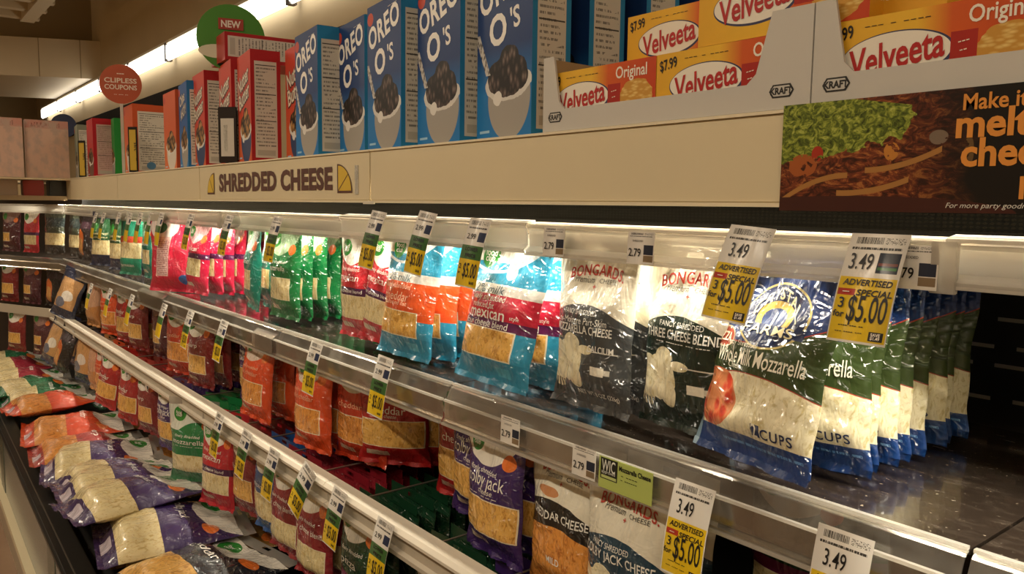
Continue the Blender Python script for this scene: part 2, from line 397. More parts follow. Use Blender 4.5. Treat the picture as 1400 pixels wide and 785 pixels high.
def two_pc(main, low, tl):
    L = [('base', '1c87ac'), ('band', .80, 1.0, 'e6e2da'), ('band', .90, 1.0, '39a2c9'), ('under', .74, .55, 'dfeaf0', .30), ('under', .72, .5, '2f97bd', .30), ('band', .58, .655, 'dfdcd6'), ('band', .30 if not low else .42, .585, main)]
    if low: L += [('band', .36, .425, low)]
    L += [('rect', .03, .83, .17, .365, 'efe2c0'), ('rect', .045, .815, .178, .358, '@gold'), ('band', .0, .17, '1c87ac'), ('ell', .20, .84, .12, .085, GRN), ('ell', .58, .74, .07, .05, 'd8dde0'), ('ell', .58, .80, .075, .05, 'cfd8dd'), ('rect', .62, .80, .07, .13, '4aa9c6')]
    return L
B['two_mex'] = Bag('two_mex', .20, .268, .045, two_pc('c5203c', '5a1a4a', None),
    [('product_lettering', WT, [('finely shredded', .40, .555, .016, dict(fit=.5)), ('reduced fat', .36, .51, .016, dict(fit=.36)), ('mexican', .42, .458, .030, dict(fit=.56, bold=.008)), ('style', .8, .45, .010, {}), ('four cheese blend', .42, .393, .017, dict(fit=.66))]),
     ('milk_lettering', '3b5560', [('2% milk', .38, .617, .022, dict(fit=.44))]), ('logo_lettering', WT, [('food', .20, .862, .018, dict(bold=.01)), ('club', .20, .822, .018, dict(bold=.01))])], 24, 34, 9, gloss=.10)
B['two_orange'] = Bag('two_orange', .178, .268, .042, two_pc('d9521f', None, None),
    [('product_lettering', 'f6c9a8', [('finely shredded', .40, .545, .015, dict(fit=.5)), ('cheddar', .40, .47, .026, dict(fit=.5)), ('reduced fat', .40, .42, .012, dict(fit=.5))]), ('milk_lettering', '3b5560', [('2% milk', .38, .617, .022, dict(fit=.44))]), ('logo_lettering', WT, [('food', .20, .862, .015, dict(bold=.01)), ('club', .20, .822, .015, dict(bold=.01))])], 18, 26, 10, gloss=.10)
B['red_mex'] = Bag('red_mex', .16, .265, .040, fc('bd1f2d', 'cream', .05, .92, .19, .38, '4b1c46'), fct(('mexican', .42, .54, .022, dict(fit=.6)), ('finely shredded', .42, .61, .012, dict(fit=.55)), ('four cheese blend', .46, .425, .012, dict(fit=.75))), 16, 22, 11)
B['green'] = Bag('green', .185, .268, .042, fc('11713a', 'cream', .06, .84, .21, .42, None, 'a7c7a0'), fct(('mozzarella', .42, .52, .02, dict(fit=.6)), ('finely shredded', .42, .58, .012, dict(fit=.55))), 16, 22, 12)
B['teal'] = Bag('teal', .175, .268, .042, fc('0e7f6e', 'cream', .08, .8, .24, .44, None, '9cc7bd'), fct(('italian', .42, .54, .022, dict(fit=.5))), 14, 20, 13)
B['pink'] = Bag('pink', .18, .268, .042, fc('d01c46', 'cream', .10, .82, .24, .45, '571a4c', 'e8b8bc'), fct(('mexican', .42, .58, .022, dict(fit=.55))), 14, 20, 14)
B['red_back'] = Bag('red_back', .23, .29, .055, [('base', 'd01c40'), ('under', .86, -1.2, 'd01c40', .2), ('ell', .30, .83, .30, .16, 'ecdcd6', .2), ('ell', .24, .82, .12, .075, '3d7a3a'), ('rect', .22, .50, .20, .70, 'dcb4ae'), ('lines', .24, .48, .22, .66, '8a4a52', 260), ('ell', .80, .16, .10, .065, '2f5fa0'), ('band', .9, 1, 'e3c9c2')], [], 16, 22, 15)
B['teal_red'] = Bag('teal_red', .17, .268, .040, [('base', '138a6b'), ('band', .52, .62, 'd04a30'), ('band', .27, .52, '@cream'), ('band', .86, 1, 'd8e0d0')], [('lettering', WT, [('parmesan', .5, .14, .02, dict(fit=.6))])], 12, 16, 16)
B['navy_green'] = Bag('navy_green', .19, .268, .042, [('base', '1d2a4c'), ('band', .44, .86, '1d4a2a'), ('ell', .15, .68, .16, .10, '2f9a3c'), ('rect', .05, .95, .2, .46, '@cream'), ('lines', .2, .8, .5, .6, 'cfc9a0', 90)], [], 12, 16, 17, clear_head=False)
B['black_flame'] = Bag('black_flame', .17, .265, .042, [('base', '1b1416'), ('ell', .35, .35, .22, .26, 'd2692a', .6), ('ell', .35, .28, .17, .16, 'd9a05a', .5), ('rect', .05, .95, .62, .76, '35202a')], [], 12, 16, 18, clear_head=False)
B['grey_green'] = Bag('grey_green', .18, .265, .042, [('base', '4a5142'), ('band', .2, .46, '@cream'), ('band', .6, .8, '2e3a3a'), ('band', 0, .2, '35322e')], [], 12, 16, 19)
B['colby'] = Bag('colby', .168, .262, .040, fc('3a2161', 'gold', .045, .955, .19, .42), fct(('colby jack', .46, .545, .034, dict(fit=.68)), ('cheese', .5, .487, .015, dict(shear=.3, fit=.26)), ('finely shredded', .42, .613, .013, dict(fit=.5)), ('-- ---', .44, .45, .010, dict(fit=.5))), 22, 30, 20, gloss=.14)
B['cheddar'] = Bag('cheddar', .185, .262, .042, fc('a81a1c', 'gold', .05, .95, .19, .42), fct(('cheddar', .45, .52, .026, dict(fit=.55)), ('cheese', .5, .465, .013, dict(shear=.3))), 18, 26, 21)
B['orange'] = Bag('orange', .18, .265, .042, fc('dd4d1c', 'orange', .08, .84, .20, .42, None, 'd9c3b4'), fct(('mild cheddar', .42, .52, .018, dict(fit=.6)), ('finely shredded', .42, .58, .012, dict(fit=.55)), col='f0b896'), 16, 22, 22)
B['orange_red'] = Bag('orange_red', .19, .265, .042, fc('c23a1d', 'orange', .05, .9, .20, .44, None, 'd8cfc0'), fct(('cheddar', .42, .54, .02, dict(fit=.5)), col='eab08c'), 14, 20, 23)
B['dark_red'] = Bag('dark_red', .18, .265, .042, fc('7c1a1c', 'gold', .08, .84, .20, .42), fct(('sharp', .42, .54, .02, dict(fit=.4))), 14, 20, 24)
B['maroon'] = Bag('maroon', .17, .265, .042, fc('4c1a24', 'gold', .08, .6, .24, .42, None, '8a6a62'), [], 12, 16, 25)
B['peach'] = Bag('peach', .17, .268, .042, [('base', 'cfa080'), ('under', .36, .2, 'c98a4c', .5), ('band', .86, 1, 'd9cfbe')], [], 12, 16, 26)
B['navy_peach'] = Bag('navy_peach', .19, .27, .045, [('base', '26304c'), ('rect', .08, .92, .2, .78, 'c7975f'), ('ell', .6, .45, .22, .1, 'e5ddd0', .4), ('ell', .4, .3, .2, .1, '6c6f80', .4)], [], 12, 16, 27, clear_head=False, gloss=.1)
B['mozz'] = Bag('mozz', .20, .27, .048, [('base', 'd9dccf'), ('band', .12, .62, '1d7a41'), ('under', .72, -.9, '1d7a41', .6), ('rect', .05, .95, .14, .34, '@cream'), ('band', 0, .14, '16653a'), ('ell', .24, .80, .13, .085, GRN), ('ell', .80, .70, .11, .06, ORG)], fct(('mozzarella', .46, .50, .022, dict(fit=.66)), ('finely shredded', .46, .56, .012, dict(fit=.5)), ('-- ------ ----', .5, .445, .012, dict(fit=.6))), 18, 26, 28)
B['blue_mex'] = Bag('blue_mex', .17, .265, .042, fc('1c4f8c', 'cream', .08, .86, .20, .44), fct(('mexican', .45, .52, .022, dict(fit=.55))), 14, 20, 29)
B['blend'] = Bag('blend', .185, .265, .042, fc('8e1f2b', 'cream', .08, .9, .15, .36), fct(('four cheese blend', .48, .50, .02, dict(fit=.76)), ('finely shredded', .46, .575, .012, dict(fit=.5))), 18, 24, 30)
B['pizza'] = Bag('pizza', .175, .265, .042, fc('173f28', 'cream', .08, .9, .15, .30, '7a2a5a'), fct(('pizza', .42, .47, .026, dict(fit=.42)), ('finely shredded', .46, .575, .012, dict(fit=.5))), 18, 24, 31)
# big flat-lying bags in the well
def flatbag(main, win, seed, low=None): 
    L = [q for q in fc(main, win, -.2, 1.2, .12, .40) if not (q[0] == 'rect' and q[5] in ('efe2c0', 'd8c9b0'))] + [('rect', .5, .72, .03, .10, 'cfc4d0')]
    if low: L += [('band', .0, .12, low)]
    return L
BIG = dict(w=.27, h=.34, T=.075)
for nm, main, win, sd, tx in [('big_purple', '362058', 'cream', 41, 'colby jack'), ('big_orange', 'd4481e', 'orange', 42, 'mild cheddar'), ('big_red', 'a5231f', 'orange', 43, 'sharp'), ('big_green', '12683f', 'cream', 44, 'mozzarella'), ('big_crimson', '9a2236', 'cream', 45, 'mexican'), ('big_dark', '1c2028', 'gold', 46, 'cheddar'), ('big_tan', '8a6430', 'gold', 47, '')]:
    B[nm] = Bag(nm, BIG['w'], BIG['h'], BIG['T'], flatbag(main, win, sd), fct((tx, .44, .56, .03, dict(fit=.5))) if tx else [], 20, 28, sd, gloss=.10, wr=2.0)

# ------------------------------------------------------------------ the room
WALL = plain('c4b08c', .8, .2, var=.06, nscale=2)
def struct(name, me, loc=(0, 0, 0)):
    o = link(name, me, None, loc); o['kind'] = 'structure'; return o
def fl():
    b = NB('floor_tile'); n = b.noise(3, 4); c = b.mix(n, hexc('8a6d58'), hexc('a1876e'))
    return b.done(b.bsdf(c, .25, .5))
YW, XE, XS = 2.0, -13.9, -9.6
struct('floor', boxmesh('floor', XE - .2, 4.2, -4.2, YW + .2, -.1, 0, fl()))
struct('wall_back', boxmesh('wall_back', XE - .2, 4.2, YW, YW + .15, 0, EYE + 3.2, WALL))
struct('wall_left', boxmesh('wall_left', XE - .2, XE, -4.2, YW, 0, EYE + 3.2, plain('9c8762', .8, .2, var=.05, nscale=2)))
struct('wall_right', boxmesh('wall_right', 4.0, 4.2, -4.2, YW, 0, EYE + 3.2, WALL))
struct('wall_front', boxmesh('wall_front', XE, 4.0, -4.2, -4.0, 0, EYE + 3.2, WALL))
struct('ceiling', boxmesh('ceiling', XE - .2, 4.2, -4.2, YW + .15, EYE + 3.0, EYE + 3.2, plain('a08a68', .8, .2)))
SA = -25 * D2R                     # the soffit across the far end runs at an angle
sf = struct('trim_1', boxmesh('soffit', -2.0, 0, -5.0, .4, 0, .40, plain('cbb997', .5, .35, var=.04, nscale=2)), (XS, YW, EYE + 1.30)); sf.rotation_euler = (0, 0, SA)
jm = boxmesh('panel_joint', 0, .004, -.003, .003, 0, .40, plain('8c7a5c', .7, .2))
for k in range(12): link('panel_joint', jm, sf, (0, -4.6 + k * .4, 0))
lg = struct('trim_2', boxmesh('soffit_ledge', -2.0, -.35, -5.0, .4, 0, .5, plain('8f7a58', .7, .2)), (XS, YW, EYE + 1.70)); lg.rotation_euler = (0, 0, SA)
struct('trim_3', boxmesh('black_wall_band', XE, 4.0, YW - .03, YW, EYE + .80, EYE + .93, plain('15120e', .7, .2)))
# open lattice under the ceiling
lat = empty('ceiling_lattice', (0, 0, EYE + 1.86)); lat['kind'] = 'structure'
BM = plain('c2ae8b', .7, .2)
for k in range(15):
    link('long_beam', boxmesh('long_beam', -9.4, 3.9, -.06, .06, -.1, .1, BM), lat, (0, 1.3 - k * .5, 0)) if k % 3 == 0 else None
for k in range(31):
    link('cross_beam', boxmesh('cross_beam', -.05, .05, -3.9, 1.4, -.08, .06, BM), lat, (-9.35 + k * .42, 0, 0))
for k, x in enumerate((-9.0, -5.6, -2.2, 1.2)):             # housings of the aisle fluorescents
    struct('trim_%d' % (4 + k), boxmesh('fixture_housing', -1.22, 1.22, -.06, .06, -.012, .012, plain('d8ccb4', .5)), (x, -1.1, EYE + 1.68))
# ceiling light strip along the back wall
CL = empty('cove_light_strip', (0, YW - .03, EYE + 1.22))
tag(CL, 'continuous bright fluorescent light strip running along the back wall', 'light strip')
LE = emit('tube_glow', (1, .95, .86, 1), 4)
for k in range(11):
    x0 = -13.0 + k * 1.22
    link('light_tube', boxmesh('light_tube', x0, x0 + 1.17, -.055, -.02, -.085, .045, LE, bevel=.012), CL)
    link('end_cap', boxmesh('end_cap', x0 + 1.17, x0 + 1.22, -.05, .0, -.085, .06, plain('5a5044', .5)), CL)
link('housing', boxmesh('housing', -13.05, .5, -.05, .03, .050, .070, plain('d8ccb4', .5)), CL)

# ------------------------------------------------------------------ refrigerated case
X0, X1 = -5.15, .9
CASE = empty('refrigerated_case', (-2.1, .9, 0))
tag(CASE, 'long open refrigerated display case with beige canopy and clear price rails', 'display case')
def cpart(name, me, sub=None, loc=(0, 0, 0)):
    o = link(name, me)
    if sub: o.parent = sub; o.location = loc
    else: o.parent = CASE; o.location = (loc[0] + 2.1, loc[1] - .9, loc[2])
    return o
BEIGE = plain('dccdaa', .45, .4, var=.03, nscale=3); BEIGE2 = plain('e6d8b8', .45, .4)
BLACK = plain('0c0b0a', .45, .4); DKGREY = plain('2a2622', .5, .4)
WHITE = plain('d8cfbd', .4, .4)
zr = lambda z: z + EYE
seams = [X0, -3.9, -2.75, -1.575, -.35, X1]
for a, b_ in zip(seams[:-1], seams[1:]):
    f = cpart('fascia_panel', boxmesh('fascia_panel', a + .0015, b_ - .0015, .86, .872, zr(.008), zr(.116), BEIGE, bevel=.0015))
    link('bottom_lip', boxmesh('bottom_lip', a + .0015, b_ - .0015, .856, .874, zr(.003), zr(.008), BEIGE2), f)
    link('top_lip', boxmesh('top_lip', a + .0015, b_ - .0015, .857, .90, zr(.1155), zr(.1195), BEIGE2), f)
cpart('seam_clip', boxmesh('seam_clip', -1.60, -1.55, .8555, .858, zr(.0), zr(.006), WHITE))
cpart('canopy_top', boxmesh('canopy_top', X0, X1, .872, 1.50, zr(.105), zr(.1155), BEIGE))
cpart('canopy_ceiling', boxmesh('canopy_ceiling', X0, X1, .872, 1.42, zr(.058), zr(.066), BLACK))
def grille():
    b = NB('honeycomb_grille'); OB = b.st()[3]; x = b.node('ShaderNodeSeparateXYZ'); b.t.links.new(OB, x.inputs[0])
    a = b.math('SINE', b.mul(x.outputs[0], 900)); c = b.math('SINE', b.mul(x.outputs[2], 1400))
    m = b.math('GREATER_THAN', b.math('ADD', a, c), .5)
    return b.done(b.bsdf(b.mix(m, hexc('020202'), hexc('0c0a08')), .7, .05, bump=m, bstr=.5, bdist=.002))
g = cpart('air_grille', boxmesh('air_grille', X0, X1, .945, .965, zr(-.022), zr(.05), grille()))
g2 = cpart('grille_rail', boxmesh('grille_rail', X0, X1, .94, .99, zr(-.032), zr(-.022), plain('040303', .7, .1)))
# back panel with air slots
bp = cpart('back_panel', boxmesh('back_panel', X0, X1, 1.40, 1.42, zr(-1.2), zr(.05), plain('0e0d0c', .35, .5)))
slot = boxmesh('air_slot', 0, .042, -.002, .0, -.003, .003, plain('7d766c', .4, .5))
for r, zz in enumerate((-.08, -.12, -.17, -.215, -.245, -.30)):
    for k in range(13): link('air_slot', slot, bp, (-.72 + k * .075 + (r % 2) * .03, 1.40, zr(zz)))
BEAD = clear('clear_rail_bead', .75, (.97, .96, .94, 1), .10, gl=.3)
RAIL = clear('clear_rail_plastic', .55, (.96, .95, .92, 1), .10, gl=.3)
RAIL2 = clear('clear_shelf_lip', .19, (.93, .91, .87, 1), .10, gl=.35, scratch=1)
# top rail: channel with a slanted top lip
tr_seams = [X0, -4.45, -3.72, -2.98, -2.36, -1.70, -1.02, -.355, .35, X1]
top_line = [(.872, -.026), (.852, -.029), (.849, -.036), (.853, -.041), (.855, -.066), (.851, -.070), (.846, -.074), (.846, -.079)]
for i, (a, b_) in enumerate(zip(tr_seams[:-1], tr_seams[1:])):
    up = .003 if i in (5, 7) else 0
    rl = cpart('top_price_rail', ribbon('top_price_rail', [(y - (.002 if up else 0), zr(z + up)) for y, z in top_line], .0022, a + .002, b_ - .002, RAIL))
    link('lower_bead', boxmesh('lower_bead', a + .002, b_ - .002, .8435, .8475, zr(-.081 + up), zr(-.0775 + up), BEAD), rl)
    link('upper_bead', boxmesh('upper_bead', a + .002, b_ - .002, .8475, .853, zr(-.034 + up), zr(-.030 + up), BEAD), rl)
    link('back_strip', boxmesh('back_strip', a + .002, b_ - .002, .868, .871, zr(-.046), zr(-.026), plain('efe6d2', .4)), rl)
for xx in (-.352, -2.52):
    cpart('rail_joiner', boxmesh('rail_joiner', xx - .013, xx + .013, .842, .849, zr(-.083), zr(-.030), RAIL, bevel=.001))
# mid shelf
def shelfmat():
    b = NB('dark_clear_shelf'); OB = b.st()[3]
    sc_ = b.noise(14, 7, .75, vec=OB, sx=1, sy=2.5); dust = b.ramp(b.noise(160, 2, .6, vec=OB), [(.70, (0, 0, 0, 1)), (.74, (1, 1, 1, 1))])
    col = b.mix(b.mul(dust, .6), b.mix(b.ramp(sc_, [(.5, (0, 0, 0, 1)), (.8, (1, 1, 1, 1))]), hexc('2c241e'), hexc('544a40')), hexc('c9bda8'))
    return b.done(b.bsdf(col, b.ramp(sc_, [(.3, (.10,) * 3 + (1,)), (.7, (.32,) * 3 + (1,))]), .9, coat=.6, coat_r=.06, bump=b.noise(8, 3, vec=OB), bstr=.12, bdist=.004))
SHELF = shelfmat()
ms = [X0, -4.2, -3.05, -2.02, -1.22, -.305, X1]
lip = [(.842, -.336), (.832, -.342), (.823, -.362), (.818, -.367), (.818, -.398), (.814, -.402), (.814, -.407)]
for a, b_ in zip(ms[:-1], ms[1:]):
    sh = cpart('shelf', boxmesh('shelf', a + .002, b_ - .002, .842, 1.36, zr(-.343), zr(-.337), SHELF))
    link('shelf_lip', ribbon('shelf_lip', [(y, zr(z)) for y, z in lip], .0025, a + .003, b_ - .003, RAIL2), sh)
    link('lip_bead', boxmesh('lip_bead', a + .003, b_ - .003, .836, .843, zr(-.3375), zr(-.3335), BEAD), sh)
    link('lip_bead', boxmesh('lip_bead', a + .003, b_ - .003, .816, .8215, zr(-.366), zr(-.362), BEAD), sh)
    link('lip_bead', boxmesh('lip_bead', a + .003, b_ - .003, .811, .816, zr(-.410), zr(-.4055), BEAD), sh)
    link('hang_bar', boxmesh('hang_bar', a + .003, b_ - .003, .98, 1.36, zr(-.352), zr(-.345), BLACK), sh)
cpart('shelf_label_holder', ribbon('label_holder', [(.828, zr(-.350)), (.810, zr(-.362)), (.810, zr(-.402))], .002, -2.17, -2.03, RAIL2))
cpart('shelf_label_holder', ribbon('label_holder', [(.836, zr(-.342)), (.812, zr(-.358)), (.812, zr(-.398))], .002, -3.42, -3.06, RAIL2))
# third rail: opaque white channel, with the wire frame behind
ts = [X0, -4.0, -2.80, -1.6, -.4, X1]
for a, b_ in zip(ts[:-1], ts[1:]):
    r3 = cpart('lower_price_rail', boxmesh('lower_price_rail', a + .001, b_ - .001, .764, .772, zr(-.672), zr(-.624), plain('b9ae9c', .4, .4)))
    link('upper_ledge', extrude_x('upper_ledge', [(.752, zr(-.628)), (.758, zr(-.620)), (.792, zr(-.620)), (.792, zr(-.626)), (.764, zr(-.634)), (.752, zr(-.634))], a + .001, b_ - .001, plain('e2d9c8', .4, .4)), r3)
    link('lower_ledge', extrude_x('lower_ledge', [(.753, zr(-.668)), (.764, zr(-.666)), (.772, zr(-.672)), (.772, zr(-.678)), (.755, zr(-.678))], a + .001, b_ - .001, plain('d8cebc', .4, .4)), r3)
WIRE = plain('8c8478', .35, .5, metal=.6)
cpart('rear_wire_bar', tube('rear_wire_bar', [(X0, 1.36, zr(-.655)), (X1, 1.36, zr(-.655))], .005, WIRE))
# well at the bottom
cpart('well_floor', boxmesh('well_floor', X0, X1, .47, 1.40, zr(-1.22), zr(-1.18), plain('1a1714', .5)))
cpart('well_back', boxmesh('well_back', X0, X1, 1.38, 1.40, zr(-1.2), zr(-.9), BLACK))
well = empty('well_front', (-3.5, .42, 0)); well.parent = CASE; well.location = (-3.5 + 2.1, .42 - .9, 0); well.rotation_euler = (0, 0, -1.1 * D2R)
link('well_wall', boxmesh('well_wall', -1.9, 4.4, .018, .045, zr(-1.20), zr(-1.075), plain('26221e', .4)), well)
link('bumper', boxmesh('bumper', -1.9, 4.4, -.03, .050, zr(-1.10), zr(-1.072), plain('17140f', .4), bevel=.008), well)
link('bumper_groove', boxmesh('bumper_groove', -1.9, 4.4, -.004, .0, zr(-1.0735), zr(-1.0705), plain('4a4238', .4)), well)
link('front_panel', boxmesh('front_panel', -1.9, 4.4, -.022, .012, zr(-1.36), zr(-1.10), plain('7d8078', .18, .6), bevel=.003), well)
link('panel_reflection', boxmesh('panel_reflection', .62, .78, -.024, -.021, zr(-1.36), zr(-1.102), plain('4f5648', .25, .5)), well)  # dark reflection on the glossy panel, painted on as a band
link('panel_reflection', boxmesh('panel_reflection', -.9, -.75, -.024, -.021, zr(-1.36), zr(-1.102), plain('4f5648', .25, .5)), well)
link('cream_edge', boxmesh('cream_edge', -1.9, 4.4, -.05, .012, zr(-1.39), zr(-1.36), plain('d9cba8', .35)), well)
link('kick_plate', boxmesh('kick_plate', -1.9, 4.4, -.02, .0, 0, zr(-1.39), plain('a99a80', .3)), well)
cpart('case_base', boxmesh('case_base', X0, X1, .55, 1.40, .0, zr(-1.22), BLACK))
# lamp housing hidden behind the fascia, and an added light baffle
cpart('lamp_housing', boxmesh('lamp_housing', -5.1, .7, .878, .912, zr(.0485), zr(.058), DKGREY))
cpart('added_light_baffle', boxmesh('added_light_baffle', -5.1, .7, .912, .914, zr(.012), zr(.058), BLACK))  # unseen sheet added to keep the lamp's light off the air grille

# canopy lettering and icons
SGN = empty('canopy_lettering', (0, .8595, zr(.0)))
xl, xr = xu(300, 250, .86), xu(455, 248, .86)
tag(SGN, 'brown SHREDDED CHEESE lettering with two yellow wedges on the beige canopy', 'sign')
v, fs = layout([('SHREDDED CHEESE', 0, 0, .085, dict(bold=.045, fit=1, space=1.05))], xr - xl, 1)
v[:, 1] *= .056 / (v[:, 1].max() - v[:, 1].min())
BRN = plain('5d3b30', .6)
link('lettering', mesh('lettering', [((xl + xr) / 2 + a[0], -.0008, .060 + a[1]) for a in v], fs, BRN), SGN)
for uu, sgn in ((290, 1), (459, 1)):
    cx_ = xu(uu, 250, .86) - (.045 if uu < 400 else -.01); r_, w_ = .068, (.07 if uu < 400 else .075)
    arc = [(cx_ + w_ * math.sin(a), .025 + r_ * math.cos(a)) for a in np.linspace(0, math.pi / 2, 10)]
    if uu < 400: arc = [(2 * cx_ + w_ - p[0], p[1]) for p in arc][::-1]
    cen = (cx_ if uu > 400 else cx_ + w_, .025)
    P = [cen] + arc
    wd = link('cheese_wedge', mesh('cheese_wedge', [(p[0], -.0006, p[1]) for p in P], [tuple(range(len(P)))], BRN), SGN)
    cc = np.mean(P, axis=0); P2 = [tuple(cc + (np.array(p) - cc) * .86) for p in P]
    link('wedge_face', mesh('wedge_face', [(p[0], -.0010, p[1]) for p in P2], [tuple(range(len(P2)))], plain('d6b23c', .6)), wd)
    ln = mesh('wedge_line', [(P2[3][0] * .15 + cen[0] * .85 - .002, -.0013, cen[1] + .004), (cen[0] * .85 + P2[3][0] * .15 + .002, -.0013, cen[1] + .004), (P2[6][0] + .002, -.0013, P2[6][1]), (P2[6][0] - .002, -.0013, P2[6][1])], [(0, 1, 2, 3)], BRN)
    link('wedge_line', ln, wd)
def barcode(name, sc_=120):
    b = NB(name); S, T = b.st()[:2]
    st_ = b.math('GREATER_THAN', b.noise(sc_, 1, vec=b.st()[2], sx=1, sy=.01), .52)
    return b.done(b.bsdf(b.mix(st_, hexc('e4ddcc'), hexc('3a342c')), .5))
BAR = barcode('barcode_print')
bs = link('barcode_sticker', boxmesh('barcode_sticker', -.008, .008, -.0012, 0, 0, .065, BAR), None, (xu(488, 250, .86), .8598, zr(.022)))
tag(bs, 'small white barcode sticker on the canopy beside the right cheese wedge', 'sticker')

# poster
def poster():
    b = NB('food_poster_print'); S, T, UV, OB = b.st()
    bg = hexc('15110f')
    beef = b.ramp(b.noise(55, 4, .65, vec=OB, sx=.8, sy=1, sz=1.6, dist=2.0), [(.30, hexc('1c0c07')), (.44, hexc('4a2012')), (.55, hexc('7c3a20')), (.64, hexc('b0703a')), (.78, hexc('5e1f16'))])
    lett = b.ramp(b.noise(95, 4, .6, vec=OB, sx=1.0, sy=1, sz=1.3, dist=1.6), [(.32, hexc('2c3410')), (.46, hexc('5c6a22')), (.58, hexc('98a23e')), (.72, hexc('c2c468'))])
    edge = b.math('ADD', S, b.mul(b.noise(30, 3, vec=OB), .06))
    col = b.mix(b.ramp(edge, [(.20, (1, 1, 1, 1)), (.30, (0, 0, 0, 1))]), bg, beef)
    up = b.math('ADD', b.math('SUBTRACT', T, b.mul(S, .9)), b.mul(b.math('SUBTRACT', b.noise(40, 3, vec=OB), .5), .35))
    side = b.math('ADD', S, b.mul(b.math('SUBTRACT', b.noise(45, 3, vec=OB), .5), .06))
    col = b.mix(b.mul(b.math('GREATER_THAN', up, .47), b.math('LESS_THAN', side, .185), b.math('LESS_THAN', b.math('ADD', T, b.mul(S, 1.2)), 1.13)), col, lett)
    for (a, c, e, f2, h) in [(.035, .42, .022, .11, 'a5582a'), (.058, .53, .009, .07, 'a8331f'), (.165, .52, .010, .08, 'c07e36'), (.225, .62, .012, .06, '7c6a5a'), (.262, .50, .006, .12, '6a5030')]:
        col = b.mix(b.mul(b.ell(a, c, e, f2, .9), b.math('GREATER_THAN', b.noise(120, 2, vec=OB), .42)), col, hexc(h))
    for (a, bb, c, s0, s1) in [(.30, -22, .105, .0, .105), (.14, 14, .10, .09, .19), (.34, 16, .13, .13, .23)]:
        m = b.mul(b.math('SUBTRACT', b.under(a + .05, bb, c), b.under(a, bb, c)), b.rng(S, s0, s1)); col = b.mix(m, col, hexc('a8763e'))
    col = b.mix(b.ell(.10, .0, .22, .14), col, hexc('43201a'))
    return b.done(b.bsdf(col, .35, .4))
px0 = xu(1068, 276, .857); PW, PH = .80, .124
PO = link('food_poster', boxmesh('food_poster', 0, PW, -.0015, .0005, 0, PH, [poster(), BLACK], [0, 1, 1, 1, 1, 1]), None, (px0, .8548, zr(-.001)))
tag(PO, 'dark food poster with lettuce and melted cheese and orange slogan', 'poster')
sP = lambda u, v: (xu(u, v, .853) - px0) / PW
for it in [('Make it', sP(1362, 122), .885, .022, dict(bold=.02, fit=.072)), ('melty', sP(1372, 152), .68, .038, dict(bold=.03, fit=.105)), ('cheesy', sP(1392, 185), .45, .038, dict(bold=.03, fit=.125)), ('1', sP(1398, 245), .20, .030, dict(bold=.02))]:
    link('slogan_lettering', flat_text('slogan_lettering', [it], PW, PH, plain('e0913a', .5), -.0022), PO)
link('fine_print', flat_text('fine_print', [('For more party goodness, find', sP(1368, 264), .055, .0075, dict(shear=.3, fit=.125))], PW, PH, plain('d8d2c6', .5), -.0022), PO)

# second case section turning towards the aisle at the far end
C2 = empty('corner_display_case', (X0 - .03, .86, 0), 24 * D2R)
tag(C2, 'short far section of display case angled towards the aisle', 'display case')
link('fascia_panel', boxmesh('fascia2', -1.6, -.01, .0, .012, zr(-.004), zr(.090), plain('a8926c', .5)), C2)
link('canopy_shelf', boxmesh('canopy_shelf', -1.6, -.01, .0, .5, zr(.10), zr(.118), plain('d8c8a8', .5)), C2)
link('back_panel', boxmesh('back2', -1.6, -.01, .5, .52, zr(-1.2), zr(.1), plain('3a2f26', .6)), C2)
link('price_rail', ribbon('rail2', [(y - .86, zr(z)) for y, z in top_line], .002, -1.6, -.0, RAIL), C2)
link('shelf', boxmesh('shelf2', -1.6, -.0, -.018, .5, zr(-.343), zr(-.337), SHELF), C2)
link('shelf_lip', ribbon('lip2', [(y - .86, zr(z)) for y, z in lip], .002, -1.6, .0, RAIL2), C2)
link('lower_price_rail', boxmesh('rail23', -1.6, .01, -.096, -.086, zr(-.672), zr(-.622), plain('b9ae9c', .4)), C2)
link('well_wall', boxmesh('ww2', -1.6, .0, -.44, -.40, zr(-1.4), zr(-1.08), plain('26221e', .4)), C2)
link('well_floor', boxmesh('wf2', -1.6, .0, -.40, .5, zr(-1.2), zr(-1.16), plain('26221e', .4)), C2)

